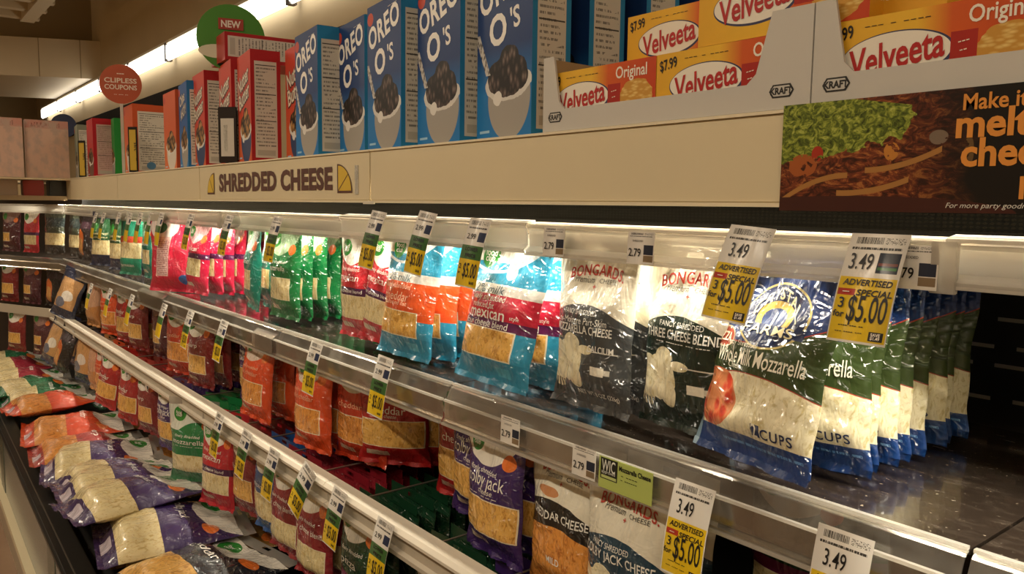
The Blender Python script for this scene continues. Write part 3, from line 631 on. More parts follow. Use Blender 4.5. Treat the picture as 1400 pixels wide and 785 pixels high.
# ------------------------------------------------------------------ hanging bags
ORD = ['front bag', 'second bag', 'third bag', 'fourth bag', 'fifth bag', 'sixth bag', 'seventh bag', 'eighth bag', 'ninth bag', 'tenth bag']
NAMES = dict(crystal='blue and green mozzarella cheese bag', bong_mozz='white and grey mozzarella cheese bag')
HOOK = plain('a39a8c', .3, .5, metal=.7)
def hook(x, y0, z, label, row):
    h = link('wire_hook', tube('wire_hook', [(0, 1.395 - y0, .004), (0, .02, .0), (0, 0, .001), (0, -.008, .008)], .0022, HOOK), None, (x, y0, zr(z)))
    tag(h, label, 'hook', 'wire hooks of the ' + row)
ROWZ = {'top rail': -.050, 'shelf rail': -.362, 'lower rail': -.640}
def column(row, key, desc, x, y0, n, dy, tilt=0, yaw=0, roll=0, z=None, jit=1.0, letters_n=2, back=None, xs=0, sc_=1, hk=True):
    """n bags on one hook, front one first; later ones hang straighter behind it"""
    bg = B[key]; z = ROWZ[row] if z is None else z
    for k in range(n):
        a = tilt if k == 0 else (back[0] if back else tilt * .5) + random.uniform(-1.5, 1.5) * jit
        yw = yaw if k == 0 else (back[1] if back else yaw * .6) + random.uniform(-3, 3) * jit
        rl = roll if k == 0 else random.uniform(-1.5, 1.5) * jit
        lab = desc if n == 1 else f'{desc}, {ORD[k]} of its row'
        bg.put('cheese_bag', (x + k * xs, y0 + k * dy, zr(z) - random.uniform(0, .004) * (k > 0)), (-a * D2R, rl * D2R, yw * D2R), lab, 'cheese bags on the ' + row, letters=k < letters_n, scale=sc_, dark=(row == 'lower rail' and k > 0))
    if row == 'lower rail': hook(x, y0 - .015, z + .003, f'wire hook over the {desc}', row)
TR = 'top rail'
column(TR, 'crystal', 'blue and green shredded mozzarella bag', -.556, .890, 9, .042, 12, -12, 0, z=-.058, back=(4, 0), letters_n=9, jit=1.2)
column(TR, 'bong_three', 'white and dark green three cheese bag', -.700, .890, 2, .05, 2, -3, letters_n=2)
column(TR, 'bong_mozz', 'white and grey mozzarella bag', -.870, .872, 2, .035, 3, 0, letters_n=2)
column(TR, 'two_mex', 'blue and red reduced fat mexican cheese bag', -1.085, .885, 4, .042, 12, 2, 2, letters_n=4, back=(4, 2))
column(TR, 'two_orange', 'blue and orange reduced fat cheddar bag', -1.405, .880, 5, .042, 7, 4, 2, letters_n=5, back=(3, 2))
column(TR, 'red_mex', 'tilted red mexican bag beside the blue and orange cheddar bags', -1.535, .90, 1, .04, 5, 6, 7)
column(TR, 'green', 'slanted green bag squeezed between two red bags on the top rail', -1.605, .94, 1, .04, 0, 35, -8)
column(TR, 'red_mex', 'upright red mexican bag beside the bright green top rail bags', -1.675, .885, 1, .04, 1, 4)
column(TR, 'green', 'bright green bag with pale window on the top rail', -2.09, .885, 6, .039, 2, 2, letters_n=2)
column(TR, 'teal', 'teal bag left of the bright green bags', -2.325, .885, 2, .055, 2, -12)
column(TR, 'pink', 'crimson mexican cheese bag on the top rail', -2.82, .885, 6, .041, 4, 8, 2)
column(TR, 'red_back', 'large plain red bag turned back to front on the top rail', -3.09, .875, 1, .05, 3, 32, z=-.045)
column(TR, 'teal', 'dark teal bag left of the plain red bag', -3.47, .885, 3, .05, 1, 0)
column(TR, 'teal_red', 'teal bag with a red and yellow band on the top rail', -3.70, .87, 1, .05, 3, 14)
column(TR, 'navy_green', 'navy and dark green bag on the top rail', -3.97, .885, 3, .06, 2, 18)
column(TR, 'navy_green', 'far navy and green bag beside black flame bags', -4.27, .885, 2, .06, 6, 24)
column(TR, 'black_flame', 'black bag with orange flames on the top rail', -4.70, .885, 3, .05, 2, 14)
column(TR, 'grey_green', 'dull grey green bag ending the top rail', -4.98, .885, 3, .05, 2, 10)
SR = 'shelf rail'
column(SR, 'bong_colby', 'white and teal colby jack bag under the shelf', -.765, .845, 3, .045, 1, -3, letters_n=3, z=-.382)
column(SR, 'pizza', 'dark green bag behind the yellow tag under the shelf', -.62, 1.06, 3, .05, 0, 0, letters_n=0)
column(SR, 'bong_ched', 'black and orange cheddar bag under the shelf', -.925, .865, 2, .04, 1, 0, letters_n=2, z=-.378)
column(SR, 'colby', 'purple colby jack bag under the shelf', -1.095, .850, 4, .050, 1, 2, letters_n=4, back=(0, 0), z=-.372)
column(SR, 'colby', 'purple colby jack bag set left of the others under the shelf', -1.215, .90, 1, .05, 0, 6, z=-.355)
column(SR, 'cheddar', 'dark red bag left of the purple colby jack', -1.325, .95, 2, .05, 0, 10)
column(SR, 'cheddar', 'wide bright red cheddar bag facing out under the shelf', -1.60, .935, 2, .05, 0, 36, z=-.352, letters_n=1)
column(SR, 'orange_red', 'orange red bag left of the wide red cheddar', -1.70, .90, 2, .05, 0, 14)
column(SR, 'orange', 'bright orange bag behind a shelf price tag', -1.86, .855, 5, .055, 2, 4)
column(SR, 'orange', 'clear topped orange bag right of the purple bag', -2.215, .855, 4, .06, 4, 4, 2)
column(SR, 'colby', 'purple bag squeezed between red and orange bags', -2.40, .90, 2, .05, 0, 12)
column(SR, 'dark_red', 'dark red sharp cheddar bag under the shelf', -2.73, .850, 4, .06, 2, 10)
column(SR, 'orange_red', 'orange red bag with wide window under the shelf', -2.99, .855, 3, .05, 1, 16)
column(SR, 'maroon', 'maroon bag left of the orange red bags', -3.33, .88, 4, .055, 0, 8)
column(SR, 'dark_red', 'gold windowed red bag left of the maroon ones', -3.58, .855, 2, .05, 1, 12)
column(SR, 'cheddar', 'narrow red bag right of the far orange bag', -3.80, .855, 2, .05, 1, 10)
column(SR, 'orange', 'far orange bag right of the peach bags', -4.05, .85, 2, .05, 1, 16)
column(SR, 'peach', 'pale peach bag under the shelf', -4.40, .85, 3, .06, 3, 12)
column(SR, 'navy_peach', 'shiny navy and peach bag swung outwards under the shelf', -4.68, .83, 1, .06, 14, 25, 14)
column(SR, 'black_flame', 'dark flame bag under the far shelf end', -4.98, .86, 3, .05, 2, 14)
LR = 'lower rail'
column(LR, 'colby', 'purple bag on the lower rail, right end', -1.02, .815, 8, .045, 0, 0, letters_n=0)
column(LR, 'pizza', 'dark green pizza bag beside lower purple bags', -1.21, .805, 9, .043, 0, 0, letters_n=1)
column(LR, 'pizza', 'dark green pizza bag beside dark red blend', -1.50, .795, 9, .043, 1, 0, letters_n=1)
column(LR, 'blend', 'dark red blend bag with clear top', -1.715, .790, 9, .045, 2, 2, letters_n=1)
column(LR, 'blend', 'dark red blend bag beside the blue bags', -1.90, .800, 9, .045, 2, 2, letters_n=1)
column(LR, 'blue_mex', 'blue mexican cheese bag on the lower rail', -2.055, .805, 8, .048, 0, 4, letters_n=1)
column(LR, 'dark_red', 'dark red bag left of the blue bags', -2.225, .81, 8, .05, 0, 6, letters_n=1)
column(LR, 'red_mex', 'bright red mexican bag on the lower rail', -2.385, .79, 6, .055, 4, 18, letters_n=1, sc_=1.08)
column(LR, 'mozz', 'plump green and white mozzarella bag', -2.64, .79, 7, .05, 0, 30, letters_n=1, sc_=1.05)
column(LR, 'colby', 'purple bag left of the white mozzarella', -2.98, .80, 6, .055, 0, 12, letters_n=1)
column(LR, 'dark_red', 'dark red cheddar bag on the lower rail', -3.25, .80, 4, .06, 0, 10)
column(LR, 'cheddar', 'red cheddar bag on the lower rail', -3.46, .79, 4, .06, 4, 10, 2)
column(LR, 'cheddar', 'red bag swung outwards beside far orange bags', -3.75, .79, 3, .06, 8, 14, 6)
column(LR, 'orange', 'far orange bag on the lower rail', -3.98, .80, 5, .06, 2, 10)
column(LR, 'peach', 'pale peach bag on the lower rail', -4.16, .80, 2, .06, 2, 10)
column(LR, 'navy_peach', 'navy bag with peach window on the lower rail', -4.38, .80, 2, .06, 4, 12, 4)
column(LR, 'black_flame', 'black bag swung outwards on the lower rail', -4.66, .79, 2, .06, 14, 14, 8)
column(LR, 'navy_peach', 'dark navy bag ending the lower rail', -4.92, .79, 2, .06, 16, 14, 10)
# far section
def far(key, t, z, y, lab, yaw=24):
    c, s = math.cos(24 * D2R), math.sin(24 * D2R); x = X0 - .03 - t * c - y * s; yy = .86 - t * s + y * c
    B[key].put('cheese_bag', (x, yy, zr(z)), (-3 * D2R, 0, yaw * D2R), lab, 'cheese bags in the far corner case', letters=False)
for k, (key, t, z, lab) in enumerate([('grey_green', .12, -.05, 'dull green bag on the top rail of the far corner case'), ('red_mex', .34, -.05, 'blurry red bag on the top rail of the far corner case'), ('maroon', .54, -.05, 'maroon bag at the left end of the far corner case top rail'),
        ('black_flame', .14, -.36, 'dark bag under the shelf of the far corner case'), ('maroon', .36, -.36, 'maroon bag under the shelf of the far corner case'), ('dark_red', .58, -.36, 'dark red bag under the shelf of the far corner case'),
        ('maroon', .15, -.64, 'maroon bag on the lower rail of the far corner case'), ('dark_red', .40, -.64, 'dark red bag on the lower rail of the far corner case')]):
    far(key, t, z, .02 if z > -.6 else -.06, lab)

# ------------------------------------------------------------------ bags lying in the well
def lie(key, x, y, z, rz, lab, pitch=0, roll=0, sc_=1):
    B[key].put('cheese_bag', (x, y, zr(z)), ((-90 + pitch) * D2R, roll * D2R, rz * D2R), lab, 'large cheese bags lying in the bottom well', scale=sc_)
WELL = [
    ('big_green', -6.0, .88, -1.03, -4, 'far green bag at the left end of the bottom well'),
    ('big_crimson', -5.60, .86, -1.00, 5, 'far crimson and white bag in the bottom well beside the case corner'),
    ('big_crimson', -5.22, .86, -1.01, -6, 'crimson and white bag lying beside the green bags in the bottom well'),
    ('big_green', -4.92, .84, -1.00, 8, 'flat green bag with clear window lying next to the crimson bag'),
    ('big_green', -4.62, .87, -1.00, -5, 'flat green bag lying next to the big orange bag'),
    ('big_orange', -4.24, .84, -.955, 3, 'big shiny orange bag lying beside the green bags in the well'),
    ('big_orange', -3.84, .87, -.99, -8, 'orange bag lying lower next to the big shiny orange bag'),
    ('big_red', -3.56, .86, -1.01, -6, 'red bag with orange window lying beside the purple bags'),
    ('big_purple', -3.33, .87, -1.00, -10, 'purple bag lying next to the red bag in the well'),
    ('big_purple', -3.10, .86, -.985, 6, 'purple bag in the middle of the well pile'),
    ('big_purple', -2.90, .85, -.965, -3, 'purple bag with crumpled film under the topmost one'),
    ('big_purple', -2.70, .83, -.935, 4, 'topmost purple bag of the well pile with green logo'),
    ('big_purple', -2.44, .88, -.985, -8, 'purple bag lying in front of the topmost one'),
    ('big_dark', -2.17, .86, -1.00, 6, 'dark bag with cheddar picture at the lower edge of the view'),
    ('big_tan', -2.32, 1.02, -1.04, -30, 'tan bag lying under the hanging red mexican bags'),
    ('big_purple', -2.62, 1.15, -1.05, 20, 'purple bag lying deep under the hanging mozzarella bags'),
    ('big_tan', -3.9, 1.14, -1.03, -16, 'tan bag lying deep under the hanging red cheddar bags'),
    ('big_green', -4.5, 1.16, -1.03, 6, 'green bag lying deep under the hanging peach bag'),
    ('big_tan', -3.0, 1.14, -1.04, 8, 'tan bag lying deep under the hanging purple bag'),
    ('big_orange', -3.50, 1.14, -1.05, 10, 'orange bag lying deep under the hanging red bags'),
    ('big_dark', -3.45, .84, -1.09, 10, 'dark bag buried beneath the red bag in the well'),
    ('big_red', -3.98, .85, -1.08, 12, 'red bag buried beneath the orange bags in the well'),
    ('big_tan', -2.56, .84, -1.06, -6, 'tan bag buried beneath the topmost purple bag'),
    ('big_green', -4.78, .86, -1.09, 6, 'green bag buried beneath the flat green bags'),
]
for k, (key, x, y, z, rz, lab) in enumerate(WELL):
    lie(key, x, y, z, rz, lab, pitch=random.uniform(1, 4), roll=random.uniform(-6, 6), sc_=1.27 if k < 14 else 1)

# ------------------------------------------------------------------ boxes on the canopy
def printbox(name, layers_fn, rough=.3):
    b = NB('print_' + name); col = layers_fn(b); return b.done(b.bsdf(col, .5, .25, coat=.06, coat_r=.25))
def nutri(border, bg='d9d2c4', ink='8a857c'):
    def f(b):
        S, T, UV, OB = b.st()
        col = b.mix(b.rect(.13, .87, .03, .90), hexc(border), hexc(bg))
        rows = b.math('GREATER_THAN', b.math('SINE', b.mul(T, 190)), .25); brk = b.math('GREATER_THAN', b.noise(24, 2, vec=UV, sx=1.4, sy=.5), .46)
        zone = b.math('GREATER_THAN', b.noise(5, 1, vec=UV, sx=.2), .42)
        col = b.mix(b.mul(b.rect(.18, .82, .12, .86), rows, brk, zone), col, hexc(ink))
        for t in (.86, .60, .36): col = b.mix(b.rect(.16, .84, t, t + .008), col, hexc('4a453f'))
        col = b.mix(b.rect(.2, .8, .05, .10), col, hexc('bdb6a8'))
        return col
    return f
def bowl(base, low, cereal, cup='a39d94'):
    def f(b):
        S, T, UV, OB = b.st()
        col = b.ramp(T, [(.0, hexc(low)), (.25, hexc(low)), (.5, hexc(base)), (1, hexc(base))])
        cupm = b.mul(b.ell(.60, .22, .38, .235), b.math('LESS_THAN', T, .30)); col = b.mix(cupm, col, hexc(cup))
        col = b.mix(b.ell(.58, .30, .42, .10, .6), col, hexc('d8d4cc'))
        vv = b.voro(17); cer = b.ramp(vv, [(.0, hexc(cereal[0])), (.35, hexc(cereal[1])), (.6, hexc('1c1512'))])
        col = b.mix(b.ell(.58, .335, .37, .115, .5), col, cer)
        col = b.mix(b.ell(.60, .43, .17, .07, .8), col, cer)
        col = b.mix(b.ell(.40, .22, .08, .04, 1.2), col, hexc('e2ded6'))
        col = b.mix(b.ell(.10, .91, .09, .045), col, hexc('c1452f'))
        col = b.mix(b.rect(.06, .25, .035, .05), col, hexc('9cc4de'))
        return col
    return f
def stream(fn, on):                                       # milk stream falling into the bowl
    def f(b):
        col = fn(b); S, T = b.st()[:2]
        x = b.math('ADD', S, b.mul(T, .9)); m = b.mul(b.rng(x, .50, .585), b.rng(T, .36, .60))
        return b.mix(m, col, b.ramp(b.voro(30), [(.2, hexc('4a3b34')), (.5, hexc('c8c4bc'))])) if on else col
    return f
class Box:
    def __init__(s, name, w, h, d, front, side, top, texts=()):
        s.w, s.h, s.d = w, h, d
        s.body = boxmesh(name + '_carton', 0, w, 0, d, 0, h, [front, side, top], [0, 1, 0, 1, 2, 2])
        s.texts = [(nm, flat_text(nm, [i_], w, h, plain(c, .4), -.0006)) for nm, c, items in texts for i_ in items]
    def put(s, name, loc, rz, label, cat='cereal box', group=None, rot=None, letters=True):
        o = link(name, s.body, None, loc, rot if rot else (0, 0, rz * D2R)); tag(o, label, cat, group)
        link('top_flap', boxmesh('top_flap', .003, s.w - .003, .002, s.d * .55, s.h, s.h + .0012, s.body.materials[2]), o) if s.h > .2 else None
        if letters:
            for nm, me in s.texts: link(nm, me, o)
        return o
OREO = Box('oreo', .185, .315, .078, printbox('cookie_cereal', stream(bowl('14376e', '1874b6', ('8a7a70', '4c3c36')), True)), printbox('blue_side', nutri('2c88bd')), plain('17356a', .35),
    [('brand_lettering', 'eeeae2', [('OREO', .50, .825, .066, dict(bold=.03, fit=.92, rot=13, space=1.1)), ("O", .40, .60, .074, dict(bold=.03, rot=8)), ("'S", .71, .64, .050, dict(bold=.02, rot=8))]), ('small_print', 'c8c4ba', [('--- -----', .76, .945, .016, dict(rot=4))])])
NUT = Box('nutter', .185, .315, .085, printbox('peanut_cereal', bowl('c8402c', 'cc5a30', ('e0b070', 'c08a48'), '2c3f66')), printbox('red_side', nutri('b3262a')), plain('a82428', .35),
    [('shadow_lettering', '3a2420', [('Nutter', .475, .755, .062, dict(bold=.07, fit=.84, rot=14)), ('Butter', .515, .605, .062, dict(bold=.07, fit=.84, rot=14))]), ('brand_lettering', 'e8dcc8', [('Nutter', .48, .76, .062, dict(bold=.02, fit=.80, rot=14)), ('Butter', .52, .61, .062, dict(bold=.02, fit=.80, rot=14))])])
for nm, me in NUT.texts:
    if nm == 'brand_lettering':
        for vv in me.vertices: vv.co.y -= .0005
CHIPS = Box('chips', .185, .30, .075, printbox('chip_cereal', bowl('1c5a9c', '2a7ab8', ('d0a468', 'a87840'))), printbox('blue_side2', nutri('2a78b4')), plain('1c4f8c', .35),
    [('shadow_lettering', '14284e', [('Chips', .45, .80, .05, dict(bold=.08, fit=.62, rot=10)), ('AHOY!', .55, .66, .05, dict(bold=.08, fit=.66, rot=10))]), ('brand_lettering', 'eee6d6', [('Chips', .45, .80, .05, dict(bold=.02, fit=.60, rot=10)), ('AHOY!', .55, .66, .05, dict(bold=.02, fit=.64, rot=10))])])
for nm, me in CHIPS.texts:
    if nm == 'brand_lettering':
        for vv in me.vertices: vv.co.y -= .0005
ORB = Box('orange_box', .19, .29, .155, printbox('orange_front', bowl('cf5a2c', 'd8703a', ('e0b878', 'b88448'), 'd8cfc0')), printbox('orange_side', lambda b: b.mix(b.ell(.45, .11, .12, .055), nutri('cf5a30')(b), hexc('5a8ab0'))), plain('c44a24', .35))
RDB = Box('red_box', .19, .285, .13, printbox('red_front', bowl('b01e22', '8e1a1e', ('c8a070', '7a4a30'), '6a4a40')), printbox('red_side2', nutri('b8202a', 'c9a8a0', 'a88880')), plain('a81e22', .35))
GNB = Box('green_box', .19, .285, .06, printbox('green_front', bowl('2f8a3c', '1c6a2c', ('d8b060', 'a87840'))), plain('1f8a34', .4), plain('1f7a30', .4))
GRB = Box('grey_box', .19, .285, .06, printbox('grey_front', bowl('8a8f7c', '9a9a88', ('c8b890', '9a8a60'))), printbox('grey_side', nutri('8a8f7c')), plain('7c8070', .4))
PKB = Box('pink_box', .205, .31, .07, printbox('pink_front', lambda b: b.mix(b.ramp(b.noise(5, 3, vec=b.st()[2]), [(.45, (0, 0, 0, 1)), (.62, (1, 1, 1, 1))]), b.mix(b.mul(b.rect(.12, .8, .88, .96), b.math('GREATER_THAN', b.noise(22, 2, vec=b.st()[2], sx=1, sy=.4), .5)), b.mix(b.rect(0, 1, .86, 1), hexc('d6b49e'), hexc('cc9484')), hexc('9a5a4e')), hexc('c2a898'))), plain('b79584', .5), plain('a88878', .5))
ZT = zr(.1205)
def onrow(u, v, y): return xu(u, v, y)
for k, (u, y, lab) in enumerate([(405, .895, 'blue sandwich cookie cereal box beside the red peanut cereal boxes'), (462, .93, 'blue sandwich cookie cereal box half hidden behind its right neighbour'), (503, .888, 'blue sandwich cookie cereal box standing above the canopy seam'), (571, .888, 'blue sandwich cookie cereal box between two others right of the seam'), (652, .888, 'blue sandwich cookie cereal box in front of the stacked cheese cartons')]):
    OREO.put('cereal_box', (onrow(u, 190, y), y, ZT), -7, lab, group='cookie cereal boxes on the canopy')
for k in range(5):
    y = .888 + .118 * (k + 1)
    OREO.put('cereal_box', (onrow(652, 190, .888) + .012 + .024 * k, y, ZT), -7, ['first', 'second', 'third', 'fourth', 'rearmost'][k] + ' blue cereal box behind the front one, showing its nutrition side', group='cookie cereal boxes on the canopy', letters=False)
NUT.put('cereal_box', (onrow(327, 220, .89), .89, ZT), -9, 'upright red peanut cereal box beside the blue cereal boxes', group='peanut cereal boxes on the canopy')
NUT.put('cereal_box', (onrow(392, 215, .95), .95, ZT), -7, 'red cereal box showing only a narrow red edge behind the blue ones', group='peanut cereal boxes on the canopy')
NUT.put('cereal_box', (onrow(302, 222, .90), .90, ZT), -8, 'red peanut cereal box behind the dark hanging label', group='peanut cereal boxes on the canopy')
NUT.put('cereal_box', (onrow(266, 226, .90), .90, ZT), -6, 'leftmost red peanut cereal box beside the blue chip cereal', group='peanut cereal boxes on the canopy')
NUT.put('cereal_box', (onrow(291, 75, .90), .895, ZT + .3185 + .0865), 0, 'red peanut cereal box lying flat on top of the upright ones', group='peanut cereal boxes on the canopy', rot=(-90 * D2R, 0, -6 * D2R))
CHIPS.put('cereal_box', (onrow(247, 235, .90), .90, ZT), -8, 'blue chip cookie cereal box between orange and red boxes', group=None)
ORB.put('cereal_box', (onrow(226, 236, .90), .90, ZT), -3, 'orange box beside the blue chip cereal box', group=None)
ORB.put('cereal_box', (onrow(172, 240, .89), .89, ZT), -3, 'orange box with broad white nutrition panel and blue dot', group=None)
GNB.put('cereal_box', (onrow(149, 240, .96), .96, ZT), -3, 'bright green box showing a narrow side between red and orange boxes')
RDB.put('cereal_box', (onrow(121, 243, .88), .88, ZT), -3, 'red box with pale side panel beside the green box')
GRB.put('cereal_box', (onrow(104, 243, .90), .90, ZT), -6, 'grey green box with a yellow tag beside the pink boxes')
for k, yy in enumerate((.44, .66)):
    PKB.put('cereal_box', (-5.0 - .02 * k, yy, zr(.119)), 86, ['left', 'right'][k] + ' pale pink box standing on the far canopy shelf', group='pale pink boxes on the far canopy')
# the far canopy shelf that carries the pink boxes
fs_ = link('far_canopy_shelf', boxes('far_canopy_shelf', [(-5.40, -4.97, .36, .94, zr(.108), zr(.1175))], plain('d2c29c', .5))); tag(fs_, 'cream shelf board under the pale pink boxes', 'shelf')
for k in range(4):
    it = link('small_carton', boxmesh('small_carton', 0, .1, 0, .10, 0, .085, plain(['8a3028', 'b8a48c', '9a3a34', '2c2a22'][k], .5), bevel=.004), None, (-5.2, .40 + .125 * k, zr(.022))); tag(it, ['dark red', 'pale cream', 'dull red', 'blackish'][k] + ' small carton under the far cream shelf', 'carton', 'small cartons under the far shelf')
sb = link('far_canopy_board', boxmesh('far_canopy_board', -5.42, -5.08, .36, .86, zr(-.002), zr(.022), plain('a08a66', .5))); tag(sb, 'dull tan canopy board under the small far cartons', 'shelf')

# round shelf signs on stems
def disc_sign(name, u, v, r, colr, label, y, texts, stem=True, half=0):
    p = aty(u, v, y); o = empty(name, (p[0], y, ZT)); o.rotation_euler = (0, 0, 72 * D2R); tag(o, label, 'sign')
    zc = p[2] + EYE - ZT; n = 40
    V = [(r * math.cos(2 * math.pi * k / n), yy, zc + r * math.sin(2 * math.pi * k / n)) for yy in (-.001, .001) for k in range(n)]
    Fs = [tuple(range(n)), tuple(range(2 * n - 1, n - 1, -1))] + [(k, k + n, (k + 1) % n + n, (k + 1) % n) for k in range(n)]
    link('disc', mesh('disc', V, Fs, plain(colr, .5)), o)
    link('stem', boxmesh('stem', -.006, .006, -.0005, .0008, 0, zc - r * .9, plain('c9c2b4', .4)), o)
    for nm, c, items in [(a_, c_, [i_]) for a_, c_, l_ in texts for i_ in l_]:
        me = flat_text(nm, items, 2 * r, 2 * r, plain(c, .5), -.0022)
        q = link(nm, me, o, (-r, 0, zc - r))
    return o, zc
disc_sign('round_sign', 165, 115, .083, 'b5512e', 'round orange CLIPLESS COUPONS sign above the red boxes', .86, [('lettering', 'e8d8c4', [('CLIPLESS', .5, .59, .028, dict(bold=.02, fit=.76)), ('COUPONS', .5, .42, .028, dict(bold=.02, fit=.76)), ('---', .5, .76, .03, dict(bold=.02)), ('-- --- --', .5, .23, .02, {})])])
gs, zc = disc_sign('round_sign', 316, 52, .105, '4b8a2c', 'round green sign with a red NEW label behind the red boxes', .93, [])
lb = link('new_label', boxmesh('new_label', -.038, .038, -.004, -.0012, zc + .025, zc + .06, plain('a83a2c', .5)), gs)
link('lettering', flat_text('lettering', [('NEW', .5, .5, .03, dict(bold=.03, fit=.85))], .07, .035, plain('eee0d0', .5), -.0045), lb, (-.035, 0, zc + .025))
link('leaf', mesh('leaf', [(.06 * math.cos(a) - .04, -.0018, zc - .045 + .022 * math.sin(a)) for a in np.linspace(0, 6.0, 20)], [tuple(range(20))], plain('dfe0c4', .5)), gs)
disc_sign('round_sign', 87, 172, .075, '1d2748', 'dark blue domed sign peeking out behind the pink boxes', .99, [])

# narrow hanging labels in front of the boxes
def blade(u, v, y, w_, h_, colr, lab, frame='1a1612', zoff=0):
    p = aty(u, v, y); o = link('shelf_label', boxmesh('shelf_label', -w_ / 2 - .006, w_ / 2 + .006, 0, .003, 0, h_ + .012, plain(frame, .4)), None, (p[0], y, ZT + zoff), (0, 0, 40 * D2R)); tag(o, lab, 'label')
    c = link('paper', boxmesh('paper', -w_ / 2, w_ / 2, -.001, 0, .008, h_, plain(colr, .5)), o)
    for it in [('2/$5', .5, .6, .02, dict(bold=.02, rot=90)), ('---', .5, .3, .012, dict(bold=.01, rot=90))]: link('lettering', flat_text('lettering', [it], w_, h_, plain('2a2418', .5), -.0015), c)
blade(112, 215, .862, .030, .175, 'c9a83a', 'narrow yellow label standing before the grey green box')
blade(182, 212, .862, .030, .175, 'c9a83a', 'narrow yellow label standing before the orange box')
p = aty(311, 180, .862)
o = link('hanging_label', boxmesh('hanging_label', -.032, .032, 0, .004, 0, .17, plain('241a16', .4), bevel=.002), None, (p[0], .862, ZT), (0, 0, 40 * D2R)); tag(o, 'dark label holder with a white slip in front of the red cereal boxes', 'label')
sl = link('paper_slip', boxmesh('paper_slip', -.022, .022, -.001, 0, .02, .135, plain('cfc8ba', .5)), o)
link('print', boxmesh('print', -.012, .0, -.0016, -.001, .035, .115, BAR), sl)

# cheese cartons in white shipping trays
def velv(b):
    S, T, UV, OB = b.st()
    col = b.ramp(S, [(.0, hexc('e0a82c')), (.45, hexc('e8b634')), (.6, hexc('cf5a20')), (1, hexc('c2421c'))])
    col = b.mix(b.ell(.36, .48, .26, .30), col, hexc('3a3c5a')); col = b.mix(b.ell(.355, .49, .25, .275), col, hexc('ece4d4'))
    col = b.mix(b.ell(.84, .36, .14, .34, .6), col, b.ramp(b.voro(22), [(.1, hexc('e8c878')), (.6, hexc('c8923c'))]))
    col = b.mix(b.rect(.60, .71, .34, .66), col, hexc('a8281c'))
    return col
VEL = Box('cheese_carton', .235, .088, .085, printbox('cheese_carton', velv), printbox('carton_end', lambda b: b.mix(b.mul(b.rect(.2, .8, .25, .8), b.math('GREATER_THAN', b.math('SINE', b.mul(b.st()[0], 90)), 0)), hexc('d9a02c'), hexc('e8e0cc'))), plain('d8a22e', .4),
    [('brand_lettering', 'b3221f', [('Velveeta', .36, .50, .044, dict(bold=.02, fit=.43, rot=8, shear=.15))]), ('flavour_lettering', 'f0e6d4', [('Original', .80, .80, .024, dict(bold=.015, fit=.26))]), ('price_lettering', '1c1812', [('$7.99', .09, .82, .020, dict(bold=.02, rot=8, fit=.13)), ('--- - ----', .36, .88, .008, dict(fit=.3))]), ('claim_lettering', 'efe0cc', [('---', .655, .54, .012, dict(rot=8)), ('--', .655, .44, .012, dict(rot=8))])])
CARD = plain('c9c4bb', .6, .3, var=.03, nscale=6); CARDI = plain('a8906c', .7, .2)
def tray(x0, x1, lab):
    W_ = x1 - x0; o = empty('shipping_tray', (x0, .862, ZT)); tag(o, lab, 'tray', 'white shipping trays on the canopy')
    d_, H_, lo = .27, .118, .034; t_ = .004
    P = [(0, 0), (W_, 0), (W_, H_), (W_ - .055, H_), (W_ - .075, lo + .012), (W_ - .088, lo), (.050, lo), (.038, lo + .012), (.024, H_), (0, H_)]
    n = len(P); V = [(x, 0, z) for x, z in P] + [(x, t_, z) for x, z in P]
    link('front_wall', mesh('front_wall', V, [tuple(range(n)), tuple(range(2 * n - 1, n - 1, -1))] + [(k, k + n, (k + 1) % n + n, (k + 1) % n) for k in range(n)], CARD), o)
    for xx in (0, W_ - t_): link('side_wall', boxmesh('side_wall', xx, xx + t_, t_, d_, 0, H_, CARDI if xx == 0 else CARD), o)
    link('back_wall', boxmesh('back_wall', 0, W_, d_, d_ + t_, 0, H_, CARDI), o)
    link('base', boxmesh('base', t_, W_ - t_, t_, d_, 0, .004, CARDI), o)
    for xx in (.030, W_ - .038):
        hx = [(-.017, 0), (-.012, .008), (.012, .008), (.017, 0), (.012, -.008), (-.012, -.008)]
        lg = link('logo', mesh('logo', [(xx + a, -.0004, .022 + c) for a, c in hx], [tuple(range(6))], plain('2a2826', .5)), o)
        link('logo_plate', mesh('logo_plate', [(xx + a * .86, -.0007, .022 + c * .76) for a, c in hx], [tuple(range(6))], CARD), lg)
        v, f_ = layout([('KRAFT', 0, 0, .011, dict(bold=.04))], 1, 1)
        link('logo_lettering', mesh('logo_lettering', [(xx + a[0] * .9, -.001, .022 + a[1]) for a in v], f_, plain('2a2826', .5)), lg)
    return o
xa, xb, xc = xu(742, 180, .862), xu(1108, 140, .862), .36
tray(xa, xb - .001, 'white cardboard tray holding yellow cheese cartons, beside the blue cereal boxes')
tray(xb + .001, xb + .475, 'white cardboard tray of yellow cheese cartons above the food poster')
vg = 'yellow cheese cartons in the trays'
zb = ZT + .0045
def vc(x, y, k, lab, rz=0): VEL.put('cheese_carton', (x, y, zb + .0888 * k), rz, lab, 'carton', vg)
v1 = xu(897, 130, .870)
vc(v1 - .2365, .870, 0, 'yellow and orange cheese carton low at the left end of the first tray')
vc(v1, .870, 0, 'yellow cheese carton low in front in the first tray')
vc(xu(858, 60, .958), .958, 1, 'yellow cheese carton on the second layer beside the nutrition panels')
vc(xu(955, 40, .872), .872, 1, 'yellow cheese carton on the second layer behind the tray corner')
vc(v1 - .23, .958, 0, 'cheese carton in the rear row of the first tray, left half')
vc(v1 + .008, .958, 0, 'cheese carton in the rear row of the first tray, right half')
vc(xb + .008, .870, 0, 'yellow cheese carton low at the left of the second tray')
